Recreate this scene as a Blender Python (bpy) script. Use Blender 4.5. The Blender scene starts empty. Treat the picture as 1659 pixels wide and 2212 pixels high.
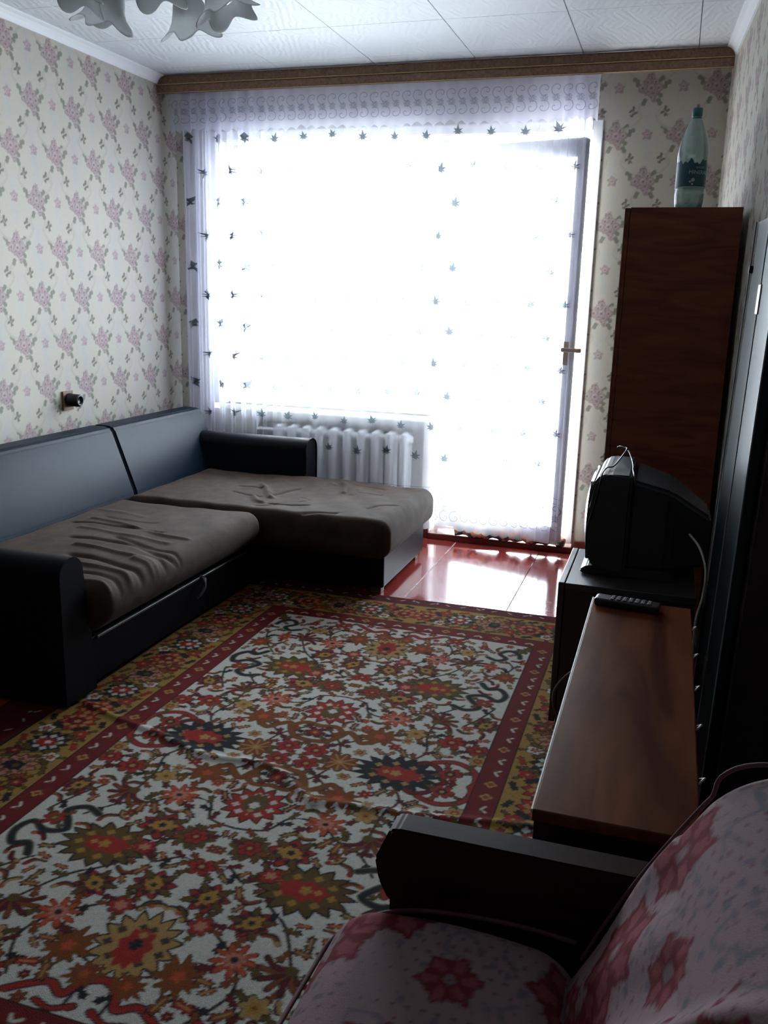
import bpy, bmesh, math, random
import numpy as np
from mathutils import Vector, Matrix, noise
random.seed(7); rng = np.random.default_rng(7)
sc = bpy.context.scene; COL = sc.collection
PI = math.pi

# ------------------------------------------------------------------ camera
CAMZ = 1.3487; FPX = 1935.8; PITCH, YAW, ROLL = map(math.radians, (-13.493, 17.370, 1.525))
fwd = Vector((-math.sin(YAW)*math.cos(PITCH), math.cos(YAW)*math.cos(PITCH), math.sin(PITCH)))
rt = Vector((math.cos(YAW), math.sin(YAW), 0)); upv = rt.cross(fwd)
R2 = rt*math.cos(ROLL)+upv*math.sin(ROLL); U2 = -rt*math.sin(ROLL)+upv*math.cos(ROLL)
cd = bpy.data.cameras.new('camera'); cam = bpy.data.objects.new('camera', cd); COL.objects.link(cam)
cd.sensor_fit = 'HORIZONTAL'; cd.sensor_width = 36; cd.lens = FPX/1659*36; cd.clip_start = .02
M = Matrix((R2, U2, -fwd)).transposed().to_4x4(); M.translation = (0, 0, CAMZ)
cam.matrix_world = M; sc.camera = cam

# ------------------------------------------------------------------ sky, light, exposure
w = bpy.data.worlds.new('overcast'); sc.world = w; w.use_nodes = True
nt = w.node_tree; nt.nodes.clear()
wo = nt.nodes.new('ShaderNodeOutputWorld'); bg = nt.nodes.new('ShaderNodeBackground')
tc = nt.nodes.new('ShaderNodeTexCoord'); sx = nt.nodes.new('ShaderNodeSeparateXYZ')
cr = nt.nodes.new('ShaderNodeValToRGB')
nt.links.new(tc.outputs['Generated'], sx.inputs[0]); nt.links.new(sx.outputs['Z'], cr.inputs[0])
cr.color_ramp.elements[0].position = -.0; cr.color_ramp.elements[0].color = (.60, .64, .68, 1)
cr.color_ramp.elements[1].position = .04; cr.color_ramp.elements[1].color = (.86, .95, 1.0, 1)
nt.links.new(cr.outputs[0], bg.inputs[0]); bg.inputs[1].default_value = 40.0
nt.links.new(bg.outputs[0], wo.inputs[0])
pl = bpy.data.lights.new('window_portal', 'AREA'); pl.shape = 'RECTANGLE'; pl.size = 2.2; pl.size_y = 2.2
pl.cycles.is_portal = True
po = bpy.data.objects.new('window_portal', pl); COL.objects.link(po)
po.location = (-1.52, 5.22, 1.1); po.rotation_euler = (-PI/2, 0, 0)
sc.view_settings.view_transform = 'Standard'; sc.view_settings.look = 'None'
sc.view_settings.gamma = 1; sc.view_settings.use_curve_mapping = False
sc.view_settings.exposure = 0.0

# room dimensions
XL, YB, ZC = -2.8375, 4.8756, 2.5006
def xr(y): return .139+.05*(YB-y)          # right wall runs slightly askew
YS = 2.83                                    # the right wall ends here, room widens behind it
OX0, OX1, OZ1, SILL, DX = -2.57, -.483, 2.18, .70, -1.25

# ------------------------------------------------------------------ helpers
def setp(o, label=None, cat=None, group=None, kind=None):
    if label: o['label'] = label
    if cat: o['category'] = cat
    if group: o['group'] = group
    if kind: o['kind'] = kind
    return o
def thing(name, loc, label, cat, group=None):
    o = bpy.data.objects.new(name, None); COL.objects.link(o); o.location = loc
    o.empty_display_size = .05
    return setp(o, label, cat, group)
def link(name, me, m, parent=None, smooth=False):
    o = bpy.data.objects.new(name, me); COL.objects.link(o)
    if m: me.materials.append(m)
    if parent:
        o.parent = parent
        q = parent; off = Vector((0, 0, 0))
        while q: off += q.location; q = q.parent
        me.transform(Matrix.Translation(-off))
    if smooth: me.shade_smooth()
    return o
def nm(name, V, F, m, parent=None, smooth=False):
    me = bpy.data.meshes.new(name); me.from_pydata([tuple(v) for v in V], [], [tuple(f) for f in F]); me.update()
    return link(name, me, m, parent, smooth)
def bmo(name, bm, m, parent=None, smooth=False):
    bmesh.ops.recalc_face_normals(bm, faces=bm.faces)
    me = bpy.data.meshes.new(name); bm.to_mesh(me); bm.free()
    return link(name, me, m, parent, smooth)
def badd(bm, a, b, bev=0, seg=2, mat=None):
    a = Vector(a); b = Vector(b)
    r = bmesh.ops.create_cube(bm, size=1); vs = r['verts']
    for v in vs: v.co = Vector(((a[i]+b[i])/2+v.co[i]*(b[i]-a[i])) for i in range(3))
    if mat is not None:
        for v in vs: v.co = mat @ v.co
    if bev:
        es = list({e for v in vs for e in v.link_edges})
        bmesh.ops.bevel(bm, geom=es, offset=bev, segments=seg, affect='EDGES', profile=.6)
def box(name, a, b, m, parent=None, bev=.003, seg=2, mat=None):
    bm = bmesh.new(); badd(bm, a, b, bev, seg, mat); return bmo(name, bm, m, parent)
def prism(name, pts, axis, a, b, m, parent=None, bev=.0, seg=2, smooth=False):
    """extrude polygon pts (2D) along axis from a to b"""
    bm = bmesh.new()
    def mk(p, t):
        c = list(p); c.insert(axis, t); return bm.verts.new(c)
    A = [mk(p, a) for p in pts]; B = [mk(p, b) for p in pts]; n = len(pts)
    bm.faces.new(A); bm.faces.new(B[::-1])
    for i in range(n): bm.faces.new((A[i], B[i], B[(i+1) % n], A[(i+1) % n]))
    if bev: bmesh.ops.bevel(bm, geom=list(bm.edges), offset=bev, segments=seg, affect='EDGES')
    return bmo(name, bm, m, parent, smooth)
def tubeg(P, r, n=8, closed=False):
    P = [Vector(p) for p in P]; V = []; F = []; N = len(P); pr = None
    for i, p in enumerate(P):
        t = (P[(i+1) % N]-P[i-1]) if closed else (P[min(i+1, N-1)]-P[max(i-1, 0)])
        t.normalize()
        if pr is None:
            pr = t.orthogonal().normalized()
        pr = (pr-t*pr.dot(t)).normalized(); q = t.cross(pr)
        ri = r[i] if hasattr(r, '__len__') else r
        for k in range(n):
            a = 2*PI*k/n; V.append(p+(pr*math.cos(a)+q*math.sin(a))*ri)
    for i in range(N if closed else N-1):
        for k in range(n):
            j = (i+1) % N; F.append((i*n+k, i*n+(k+1) % n, j*n+(k+1) % n, j*n+k))
    if not closed: F.append(tuple(range(n))[::-1]); F.append(tuple((N-1)*n+k for k in range(n)))
    return V, F
def tube(name, P, r, m, parent=None, n=8, closed=False):
    V, F = tubeg(P, r, n, closed); return nm(name, V, F, m, parent, True)
def spline(P, k=8):
    P = [Vector(p) for p in P]; out = []
    for i in range(len(P)-1):
        a = P[max(i-1, 0)]; b = P[i]; c = P[i+1]; d = P[min(i+2, len(P)-1)]
        for j in range(k):
            t = j/k; out.append(.5*((2*b)+(c-a)*t+(2*a-5*b+4*c-d)*t*t+(3*b-a-3*c+d)*t**3))
    return out+[P[-1]]
def lathe(name, prof, c, m, parent=None, n=32, axis=None, rip=None, smooth=True):
    V = []; F = []; c = Vector(c)
    rot = Vector((0, 0, 1)).rotation_difference(Vector(axis)).to_matrix() if axis else Matrix.Identity(3)
    for (r, z) in prof:
        for k in range(n):
            a = 2*PI*k/n; rr, zz = (r, z) if not rip else rip(r, z, a)
            V.append(c+rot@Vector((rr*math.cos(a), rr*math.sin(a), zz)))
    for i in range(len(prof)-1):
        for k in range(n): F.append((i*n+k, i*n+(k+1) % n, (i+1)*n+(k+1) % n, (i+1)*n+k))
    if prof[0][0] > 1e-4 and not rip: F.append(tuple(range(n))[::-1])
    if prof[-1][0] > 1e-4 and not rip: F.append(tuple((len(prof)-1)*n+k for k in range(n)))
    return nm(name, V, F, m, parent, smooth)
def soft(name, a, b, r, res, m, parent=None, disp=None, color=None):
    """rounded box on a fine welded grid; disp(P)->P, color(P)->rgb"""
    a = np.array(a, float); b = np.array(b, float); d = b-a; n = np.maximum(2, np.round(d/res).astype(int))
    idx = {}; V = []; F = []
    def vid(i, j, k):
        key = (i, j, k)
        if key not in idx: idx[key] = len(V); V.append((i/n[0], j/n[1], k/n[2]))
        return idx[key]
    nx, ny, nz = n
    for i in range(nx):
        for j in range(ny):
            F.append((vid(i, j, nz), vid(i+1, j, nz), vid(i+1, j+1, nz), vid(i, j+1, nz)))
            F.append((vid(i, j, 0), vid(i, j+1, 0), vid(i+1, j+1, 0), vid(i+1, j, 0)))
    for i in range(nx):
        for k in range(nz):
            F.append((vid(i, 0, k), vid(i+1, 0, k), vid(i+1, 0, k+1), vid(i, 0, k+1)))
            F.append((vid(i, ny, k), vid(i, ny, k+1), vid(i+1, ny, k+1), vid(i+1, ny, k)))
    for j in range(ny):
        for k in range(nz):
            F.append((vid(0, j, k), vid(0, j, k+1), vid(0, j+1, k+1), vid(0, j+1, k)))
            F.append((vid(nx, j, k), vid(nx, j+1, k), vid(nx, j+1, k+1), vid(nx, j, k+1)))
    P = a+np.array(V)*d
    r = np.minimum(r, d/2-1e-4) if hasattr(r, '__len__') else np.minimum(np.array([r]*3), d/2-1e-4)
    inn = np.clip(P, a+r, b-r); v = (P-inn)/r; L = np.linalg.norm(v, axis=1, keepdims=True); L[L < 1e-6] = 1
    mx = np.abs(v).max(axis=1, keepdims=True); 
    P = inn+np.where(mx > 0, v/L*mx, 0)*r
    if disp: P = disp(P, a, b)
    me = bpy.data.meshes.new(name); me.from_pydata(P.tolist(), [], F); me.update()
    if color is not None:
        nrm = np.zeros(len(P)*3); me.vertices.foreach_get('normal', nrm)
        vcol(me, color(P, nrm.reshape(-1, 3)))
    return link(name, me, m, parent, True)
def vcol(me, C):
    at = me.color_attributes.new('Col', 'FLOAT_COLOR', 'POINT')
    A = np.ones((len(C), 4), np.float32); A[:, :3] = C; at.data.foreach_set('color', A.ravel())
def grid_mesh(name, P, C=None):
    """P (ny,nx,3) -> quad mesh, C (ny,nx,3) vertex colours"""
    ny, nx = P.shape[:2]; me = bpy.data.meshes.new(name)
    me.vertices.add(nx*ny); me.vertices.foreach_set('co', P.astype(np.float32).ravel())
    i = (np.arange(ny-1)[:, None]*nx+np.arange(nx-1)[None]).ravel()
    q = np.stack([i, i+1, i+nx+1, i+nx], 1).astype(np.int32); nf = len(q)
    me.loops.add(nf*4); me.loops.foreach_set('vertex_index', q.ravel())
    me.polygons.add(nf); me.polygons.foreach_set('loop_start', np.arange(0, nf*4, 4, dtype=np.int32))
    me.polygons.foreach_set('loop_total', np.full(nf, 4, np.int32))
    me.update(calc_edges=True)
    if C is not None: vcol(me, C.reshape(-1, 3))
    return me

# ------------------------------------------------------------------ materials
def mat(name, col=(.5, .5, .5), rough=.5, **k):
    m = bpy.data.materials.new(name); m.use_nodes = True; t = m.node_tree; p = t.nodes['Principled BSDF']
    p.inputs['Base Color'].default_value = (*col, 1); p.inputs['Roughness'].default_value = rough
    for a, b in (('metal', 'Metallic'), ('coat', 'Coat Weight'), ('sheen', 'Sheen Weight'), ('spec', 'Specular IOR Level'),
                 ('trans', 'Transmission Weight'), ('coatr', 'Coat Roughness'), ('ior', 'IOR'), ('sheenr', 'Sheen Roughness')):
        if a in k: p.inputs[b].default_value = k[a]
    if 'sheent' in k: p.inputs['Sheen Tint'].default_value = (*k['sheent'], 1)
    N = t.nodes.new; L = t.links.new
    if k.get('attr'):
        a = N('ShaderNodeAttribute'); a.attribute_name = 'Col'; L(a.outputs['Color'], p.inputs['Base Color'])
    if 'col2' in k:                                             # mottled / grained second colour
        tc = N('ShaderNodeTexCoord'); mp = N('ShaderNodeMapping'); mp.inputs['Scale'].default_value = k.get('gs', (8, 8, 8))
        n = N('ShaderNodeTexNoise'); n.inputs['Scale'].default_value = k.get('ns', 3); n.inputs['Detail'].default_value = 6
        n.inputs['Distortion'].default_value = k.get('dist', .3)
        r = N('ShaderNodeValToRGB'); r.color_ramp.elements[0].color = (*col, 1); r.color_ramp.elements[1].color = (*k['col2'], 1)
        r.color_ramp.elements[0].position = k.get('p0', .35); r.color_ramp.elements[1].position = k.get('p1', .65)
        L(tc.outputs['Object'], mp.inputs[0]); L(mp.outputs[0], n.inputs[0]); L(n.outputs[0], r.inputs[0]); L(r.outputs[0], p.inputs['Base Color'])
    if 'bump' in k:
        tc = N('ShaderNodeTexCoord'); mp = N('ShaderNodeMapping'); mp.inputs['Scale'].default_value = k.get('bsv', (1, 1, 1))
        n = N('ShaderNodeTexNoise'); n.inputs['Scale'].default_value = k.get('bs', 60); n.inputs['Detail'].default_value = 4
        b = N('ShaderNodeBump'); b.inputs['Strength'].default_value = k['bump']; b.inputs['Distance'].default_value = k.get('bd', .002)
        L(tc.outputs['Object'], mp.inputs[0]); L(mp.outputs[0], n.inputs[0]); L(n.outputs[0], b.inputs['Height']); L(b.outputs[0], p.inputs['Normal'])
    return m
def sheer(name, tcol, dcol, opac, edge=.5):
    m = bpy.data.materials.new(name); m.use_nodes = True; t = m.node_tree; t.nodes.clear(); N = t.nodes.new; L = t.links.new
    o = N('ShaderNodeOutputMaterial'); mx = N('ShaderNodeMixShader'); tr = N('ShaderNodeBsdfTransparent')
    m2 = N('ShaderNodeMixShader'); df = N('ShaderNodeBsdfDiffuse'); tl = N('ShaderNodeBsdfTranslucent')
    lw = N('ShaderNodeLayerWeight'); lw.inputs[0].default_value = .35; ma = N('ShaderNodeMath'); ma.operation = 'MULTIPLY_ADD'
    ma.inputs[1].default_value = edge; ma.inputs[2].default_value = opac; ma.use_clamp = True
    tr.inputs[0].default_value = (*tcol, 1); df.inputs[0].default_value = (*dcol, 1); tl.inputs[0].default_value = (*dcol, 1)
    m2.inputs[0].default_value = .5; L(df.outputs[0], m2.inputs[1]); L(tl.outputs[0], m2.inputs[2])
    L(lw.outputs['Facing'], ma.inputs[0]); L(ma.outputs[0], mx.inputs[0]); L(tr.outputs[0], mx.inputs[1]); L(m2.outputs[0], mx.inputs[2]); L(mx.outputs[0], o.inputs[0])
    return m
def glassy(name, col, refl=.08, rough=.03, milk=None, amt=0):
    m = bpy.data.materials.new(name); m.use_nodes = True; t = m.node_tree; t.nodes.clear(); N = t.nodes.new; L = t.links.new
    o = N('ShaderNodeOutputMaterial'); mx = N('ShaderNodeMixShader'); tr = N('ShaderNodeBsdfTransparent'); g = N('ShaderNodeBsdfGlossy')
    lw = N('ShaderNodeFresnel'); ma = N('ShaderNodeMath'); ma.operation = 'MULTIPLY_ADD'; ma.inputs[1].default_value = .9; ma.inputs[2].default_value = refl; ma.use_clamp = True
    g.inputs['Roughness'].default_value = rough; tr.inputs[0].default_value = (*col, 1)
    L(lw.outputs[0], ma.inputs[0]); L(ma.outputs[0], mx.inputs[0]); L(g.outputs[0], mx.inputs[2]); L(mx.outputs[0], o.inputs[0])
    if milk:
        df = N('ShaderNodeBsdfDiffuse'); df.inputs[0].default_value = (*milk, 1); m3 = N('ShaderNodeMixShader'); m3.inputs[0].default_value = amt
        L(tr.outputs[0], m3.inputs[1]); L(df.outputs[0], m3.inputs[2]); L(m3.outputs[0], mx.inputs[1])
    else: L(tr.outputs[0], mx.inputs[1])
    return m
M_paper = mat('wallpaper', rough=.8, attr=True, bump=.15, bs=300, bd=.001)
M_plain = mat('wall_shade_dark', (.12, .11, .10), .9, bump=.1, bs=40)  # kept dark: shade painted into the niche, less bounce off unseen walls
M_white = mat('white_paint', (.78, .78, .78), .4)
M_foam = mat('foam_moulding', (.78, .80, .80), .6)
M_gap = mat('ceiling_joint', (.16, .16, .17), .9)
M_floor = mat('red_floor_paint', (.24, .032, .028), .13, col2=(.30, .042, .034), ns=2, coat=.5, coatr=.08, bump=.06, bs=7, bd=.004)
M_dark = mat('joint_dark', (.05, .02, .02), .8)
M_putty = mat('cracked_putty', (.5, .42, .4), .7)
M_base = mat('red_skirting', (.16, .03, .02), .3)
M_leather = mat('black_leatherette', (.006, .007, .010), .40, spec=.08, bump=.25, bs=260, bd=.0007)
M_leathb = mat('back_leatherette', (.006, .014, .025), .45, spec=.08, bump=.15, bs=200, bd=.0005)
M_velvet = mat('brown_velvet', (.028, .0175, .0115), .9, col2=(.046, .029, .0195), gs=(6, 6, 6), ns=2.5, sheen=.05, sheenr=.4, sheent=(.8, .72, .66), spec=.15, bump=.3, bs=90, bd=.001)
M_wood = mat('dark_veneer', (.10, .022, .011), .42, col2=(.17, .045, .019), gs=(1.6, 1.6, 9), ns=2, dist=1.6, spec=.25)
M_top = mat('polished_top', (.05, .010, .004), .30, col2=(.15, .048, .016), gs=(9, 1.2, 9), ns=1.2, dist=.8, spec=.04)
M_wdark = mat('black_brown_wood', (.012, .007, .006), .35, col2=(.02, .012, .010), gs=(2, 2, 10))
M_tvtop = mat('cabinet_top', (.03, .026, .025), .42, bump=.05, bs=150)
M_edge = mat('pale_edging', (.55, .50, .47), .4)
M_gloss = mat('glossy_panel', (.010, .016, .020), .36, spec=.14)
M_metal = mat('worn_metal', (.35, .33, .30), .35, metal=1)
M_tv = mat('tv_plastic', (.014, .016, .019), .5, bump=.1, bs=400, bd=.0004)
M_screen = mat('tv_glass', (.03, .03, .035), .08, coat=1, coatr=.03, spec=.8)
M_black = mat('black_plastic', (.008, .008, .01), .3)
M_grey = mat('grey_rubber', (.10, .10, .10), .5)
M_cablew = mat('pale_cable', (.35, .32, .28), .4)
M_radi = mat('radiator_paint', (.85, .88, .88), .4)
M_pelmet = mat('pelmet_laminate', (.22, .115, .06), .45, col2=(.13, .065, .034), gs=(30, 30, 30), ns=3)
M_pelglint = mat('pelmet_glint', (.50, .33, .16), .4)  # gold-toned strips stand in for the highlight along the pelmet groove
M_tulle = sheer('tulle', (.97, .97, 1), (.90, .90, .97), .33, .5)
M_valance = sheer('valance_tulle', (.97, .97, 1), (.78, .78, .88), .55, .3)
M_lace = sheer('lace_thread', (.9, .9, .95), (.20, .20, .26), .78, .1)
M_lacev = sheer('valance_thread', (.9, .9, .95), (.33, .33, .41), .78, .1)
M_leaf = sheer('leaf_thread', (.9, .92, .95), (.13, .155, .17), .955, .0)
M_pane = glassy('window_glass', (.97, .99, .99))
M_shade = sheer('frosted_shade', (1, 1, 1), (.62, .64, .64), 1.0, 0)
M_pet = glassy('bottle_plastic', (.70, .90, .85), .12, .12, (.42, .56, .51), .38)
M_cap = mat('teal_cap', (.005, .10, .10), .35)
M_label = mat('bottle_label', (.004, .06, .075), .4)
M_print = mat('label_print', (.35, .42, .42), .5)
M_rug = mat('rug_pile', rough=.95, attr=True, spec=.05, bump=.6, bs=420, bd=.002)
M_fab = mat('armchair_fabric', rough=.9, attr=True, spec=.08, bump=.35, bs=350, bd=.001)
M_pipe = mat('armchair_piping', (.10, .035, .045), .8)
M_arm = mat('armchair_wood', (.020, .010, .008), .3, col2=(.03, .014, .010), gs=(2, 10, 10), spec=.05)
M_cloth = mat('rag_cloth', rough=.9, col=(.55, .22, .12), col2=(.05, .06, .08), gs=(14, 14, 14), ns=2, p0=.45, p1=.52)
# ceiling tile: pressed foam relief
M_tile = mat('foam_tile', (.63, .66, .67), .65)
t = M_tile.node_tree; N = t.nodes.new; L = t.links.new; p = t.nodes['Principled BSDF']
tc_ = N('ShaderNodeTexCoord'); outs = []
for ang in (45, -45):
    mp = N('ShaderNodeMapping'); mp.inputs['Rotation'].default_value = (0, 0, math.radians(ang)); mp.inputs['Scale'].default_value = (1, .35, 1)
    wv = N('ShaderNodeTexWave'); wv.inputs['Scale'].default_value = 14; wv.inputs['Distortion'].default_value = 5; wv.inputs['Detail Scale'].default_value = 1.5
    L(tc_.outputs['Object'], mp.inputs[0]); L(mp.outputs[0], wv.inputs[0]); outs.append(wv)
ch = N('ShaderNodeTexVoronoi'); ch.inputs['Scale'].default_value = 9; L(tc_.outputs['Object'], ch.inputs[0])
gt = N('ShaderNodeMath'); gt.operation = 'GREATER_THAN'; gt.inputs[1].default_value = .5
sp = N('ShaderNodeSeparateColor'); L(ch.outputs['Color'], sp.inputs[0]); L(sp.outputs[0], gt.inputs[0])
mm = N('ShaderNodeMix'); L(gt.outputs[0], mm.inputs[0]); L(outs[0].outputs['Fac'], mm.inputs[2]); L(outs[1].outputs['Fac'], mm.inputs[3])
b = N('ShaderNodeBump'); b.inputs['Strength'].default_value = .35; b.inputs['Distance'].default_value = .004
L(mm.outputs[0], b.inputs['Height']); L(b.outputs[0], p.inputs['Normal'])

# ------------------------------------------------------------------ painted patterns (computed, then stored as colour attributes)
class Canvas:
    def __init__(s, w, h, res, base, wrap=False):
        s.res = res; s.nx = int(round(w/res))+(0 if wrap else 1); s.ny = int(round(h/res))+(0 if wrap else 1); s.w = w; s.h = h; s.wrap = wrap
        s.A = np.empty((s.ny, s.nx, 3), np.float32); s.A[:] = base
    def region(s, x, y, R):
        i0, i1 = int((x-R)/s.res)-1, int((x+R)/s.res)+2; j0, j1 = int((y-R)/s.res)-1, int((y+R)/s.res)+2
        if not s.wrap: i0 = max(i0, 0); j0 = max(j0, 0); i1 = min(i1, s.nx); j1 = min(j1, s.ny)
        if i1 <= i0 or j1 <= j0: return None
        I = np.arange(i0, i1); J = np.arange(j0, j1)
        X, Y = np.meshgrid(I*s.res-x, J*s.res-y)
        return I % s.nx, J % s.ny, X, Y
    def put(s, I, J, K, col, al=1.):
        S = s.A[np.ix_(J, I)]; K = (K*al)[..., None]; S = S*(1-K)+np.array(col, np.float32)*K; s.A[np.ix_(J, I)] = S
    def polar(s, x, y, R, fn, col, rot=0, sx=1, sy=1, al=1.):
        q = s.region(x, y, R*1.45*max(sx, sy, 1))
        if q is None: return
        I, J, X, Y = q; c, n = math.cos(rot), math.sin(rot)
        u = (X*c+Y*n)/sx; v = (-X*n+Y*c)/sy
        r = np.hypot(u, v); th = np.arctan2(v, u); k = np.clip((R*fn(th)-r)/s.res+.5, 0, 1)
        s.put(I, J, k, col, al)
    def disc(s, x, y, R, col, al=1.): s.polar(x, y, R, lambda t: 1+0*t, col, al=al)
    def stroke(s, P, wd, col, al=1.):
        P = np.array(P, float)
        for a, b in zip(P[:-1], P[1:]):
            m_ = (a+b)/2; R = np.linalg.norm(b-a)/2+wd
            q = s.region(m_[0], m_[1], R)
            if q is None: continue
            I, J, X, Y = q; px = X+m_[0]-a[0]; py = Y+m_[1]-a[1]; d = b-a; L2 = max(d@d, 1e-9)
            t = np.clip((px*d[0]+py*d[1])/L2, 0, 1); D = np.hypot(px-t*d[0], py-t*d[1])
            s.put(I, J, np.clip((wd/2-D)/s.res+.5, 0, 1), col, al)
def serr(n, a=.15, ph=0): return lambda t: 1-a+2*a*np.abs(((t*n/(2*PI)+ph) % 1)*2-1)-a*.0
def petal(n, a=.4, ph=0): return lambda t: 1-a+a*np.abs(np.cos(n*t/2+ph))
def curve(P, k=8): return [(v.x, v.y) for v in spline([(a, b, 0) for a, b in P], k)]

# wallpaper repeat, 0.30 x 0.43 m, res 4 mm
RS = .005
wp = Canvas(.30, .43, .0025, (.65, .60, .50), wrap=True)
def bouquet(c, x, y, s=1, seed=0):
    g = random.Random(seed); gr = (.20, .21, .15); pk = (.45, .33, .325); dk = (.27, .15, .15); lt = (.58, .50, .47)
    for a, d in ((20, 1.1), (150, 1.15), (165, .8), (45, .9), (-60, 1.2), (-75, .85), (-110, 1.1), (100, .8), (5, .8), (-40, .75)):
        a = math.radians(a); c.polar(x+.060*s*d*math.cos(a), y+.050*s*d*math.sin(a), .013*s, lambda t: .5+.6*np.abs(np.cos(t)), gr, rot=a, al=.8)
    for a, d, r in ((90, .8, .017), (60, .55, .016), (120, .55, .017), (180, .55, .021), (0, .5, .019), (-70, .45, .021), (-120, .35, .018), (0, 0, .022), (-75, .95, .013), (90, 1.15, .011)):
        a = math.radians(a); X = x+.058*s*d*math.cos(a); Y = y+.045*s*d*math.sin(a)
        c.polar(X, Y, r*s, petal(5, .22, g.random()*3), pk); c.polar(X, Y+.003, r*.68*s, petal(5, .4, g.random()*3), lt, al=.75); c.polar(X, Y, r*.3*s, petal(4), dk, al=.9)
    for k in range(26):
        a = g.random()*6.28; d = g.random()**.6*.05*s; c.disc(x+d*math.cos(a), y+d*.95*math.sin(a), .0026, dk if k % 2 else (.64, .57, .52), .75)
def smallrose(c, x, y):
    for a in (20, 160, 100, 230, 310): a = math.radians(a); c.polar(x+.02*math.cos(a), y+.02*math.sin(a), .007, lambda t: .5+.6*np.abs(np.cos(t)), (.28, .29, .22), rot=a, al=.7)
    c.polar(x, y+.004, .020, petal(4, .2), (.52, .38, .38)); c.polar(x+.006, y-.008, .015, petal(5, .2), (.47, .32, .33)); c.polar(x, y, .012, petal(5, .3, 1), (.60, .49, .47)); c.disc(x, y, .004, (.38, .2, .22))
def sprig(c, x, y, f=1):
    for dx, dy, a, r in ((0, .014, 80, .012), (.012, .004, 30, .010), (-.012, -.004, 200, .010), (.002, -.014, 260, .009), (.010, -.016, 300, .006)):
        c.polar(x+f*dx, y+dy, r, lambda t: .35+.7*np.abs(np.cos(t)), (.17, .17, .12), rot=math.radians(a), al=.9)
    c.polar(x-.002, y+.002, .006, petal(4), (.45, .3, .3))
for (x0, y0) in ((0, 0), (.15, .215)):
    for k_ in range(9): wp.polar(x0+.15+.014*math.sin(k_*1.7), y0-.10+.024*k_, .026, lambda t: .75+.2*np.cos(3*t+1), (.60, .585, .555), sx=.8, al=.55)
    for sg in (-1, 1):                                              # faint ribbon scrolls linking the bouquets
        wp.stroke(curve([(x0+sg*.02, y0-.05), (x0+sg*.05, y0-.09), (x0+sg*.035, y0-.13), (x0+sg*.07, y0-.17), (x0+sg*.11, y0-.185)]), .012, (.58, .53, .45), .6)
        wp.stroke(curve([(x0+sg*.03, y0-.06), (x0+sg*.06, y0-.095), (x0+sg*.045, y0-.13)]), .003, (.48, .45, .38), .6)
    bouquet(wp, x0, y0, 1.22, 3); smallrose(wp, x0+.15, y0+.003)
    sprig(wp, x0+.075, y0-.107, 1); sprig(wp, x0-.075, y0-.107, -1)
def paper(U, V):
    """U along wall, V up -> colours; pattern phase measured on the photograph"""
    i = (np.floor((U % .30)/wp.res)).astype(int) % wp.nx; j = (np.floor((V % .43)/wp.res)).astype(int) % wp.ny
    C = wp.A[j, i]*np.array([.74, .75, .77], np.float32)
    C = C*(1+.05*(rng.random(C.shape[:2])[..., None]-.5))
    band = .5+.5*np.cos(U*2*PI/.30)
    return C*(1+.04*(band[..., None]-.5)*np.array([1, .6, 0]))
def paper_panel(name, o, u, v, W, H, pu, pv, res=RS):
    """flat painted panel: o origin, u,v unit dirs, phase pu,pv = coordinate of a bouquet"""
    nx = max(2, int(W/res)+1); ny = max(2, int(H/res)+1); a = np.linspace(0, W, nx); b = np.linspace(0, H, ny)
    A, B = np.meshgrid(a, b); o = np.array(o, float); u = np.array(u, float); v = np.array(v, float)
    P = o+A[..., None]*u+B[..., None]*v
    return grid_mesh(name, P, paper(A-pu, B-pv))
def joined(name, meshes, m):
    bm = bmesh.new()
    for me in meshes: bm.from_mesh(me)
    me = bpy.data.meshes.new(name); bm.to_mesh(me); bm.free(); return link(name, me, m)

# ------------------------------------------------------------------ room shell
setp(link('wall_left', paper_panel('wall_left', (XL, 1.9, 0), (0, 1, 0), (0, 0, 1), YB-1.9, ZC, 3.475-1.9, 1.520), M_paper), kind='structure')
setp(nm('wall_left_rear', [(XL, -.7, 0), (XL, 1.9, 0), (XL, 1.9, ZC), (XL, -.7, ZC)], [(0, 1, 2, 3)], M_plain), kind='structure')
pb, pz = -.075, 2.152
def bp(x0, z0, x1, z1, res=RS, y=YB): return paper_panel('p', (x0, y, z0), (1, 0, 0), (0, 0, 1), x1-x0, z1-z0, pb-x0, pz-z0, res)
o = joined('wall_back', [bp(-.436, 0, .14, ZC), bp(XL, 0, OX0-.05, ZC), bp(OX0-.05, OZ1+.05, -.436, ZC, .008),
                         bp(OX0-.05, 0, -2.36, SILL-.03, .006), bp(-1.30, 0, DX, SILL-.03, .008), ], M_paper)
setp(o, kind='structure')
setp(nm('wall_back_niche', [(-2.36, YB+.09, 0), (-1.30, YB+.09, 0), (-1.30, YB+.09, SILL), (-2.36, YB+.09, SILL)], [(0, 1, 2, 3)], M_plain), kind='structure')  # dark colour stands in for the shade behind the radiator ribs
u = np.array([xr(YS)-xr(YB), YS-YB, 0]); Lr = np.linalg.norm(u); u /= Lr
setp(link('wall_right', paper_panel('wall_right', (xr(YB), YB, 0), u, (0, 0, 1), Lr, ZC, .09, 2.152-.215, .006), M_paper), kind='structure')
rx = xr(YS)
setp(nm('wall_right_return', [(rx, YS, 0), (1.6, YS, 0), (1.6, YS, ZC), (rx, YS, ZC)], [(0, 1, 2, 3)], M_plain), kind='structure')
setp(nm('wall_right_rear', [(1.6, -.7, 0), (1.6, YS, 0), (1.6, YS, ZC), (1.6, -.7, ZC)], [(0, 3, 2, 1)], M_plain), kind='structure')
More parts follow.
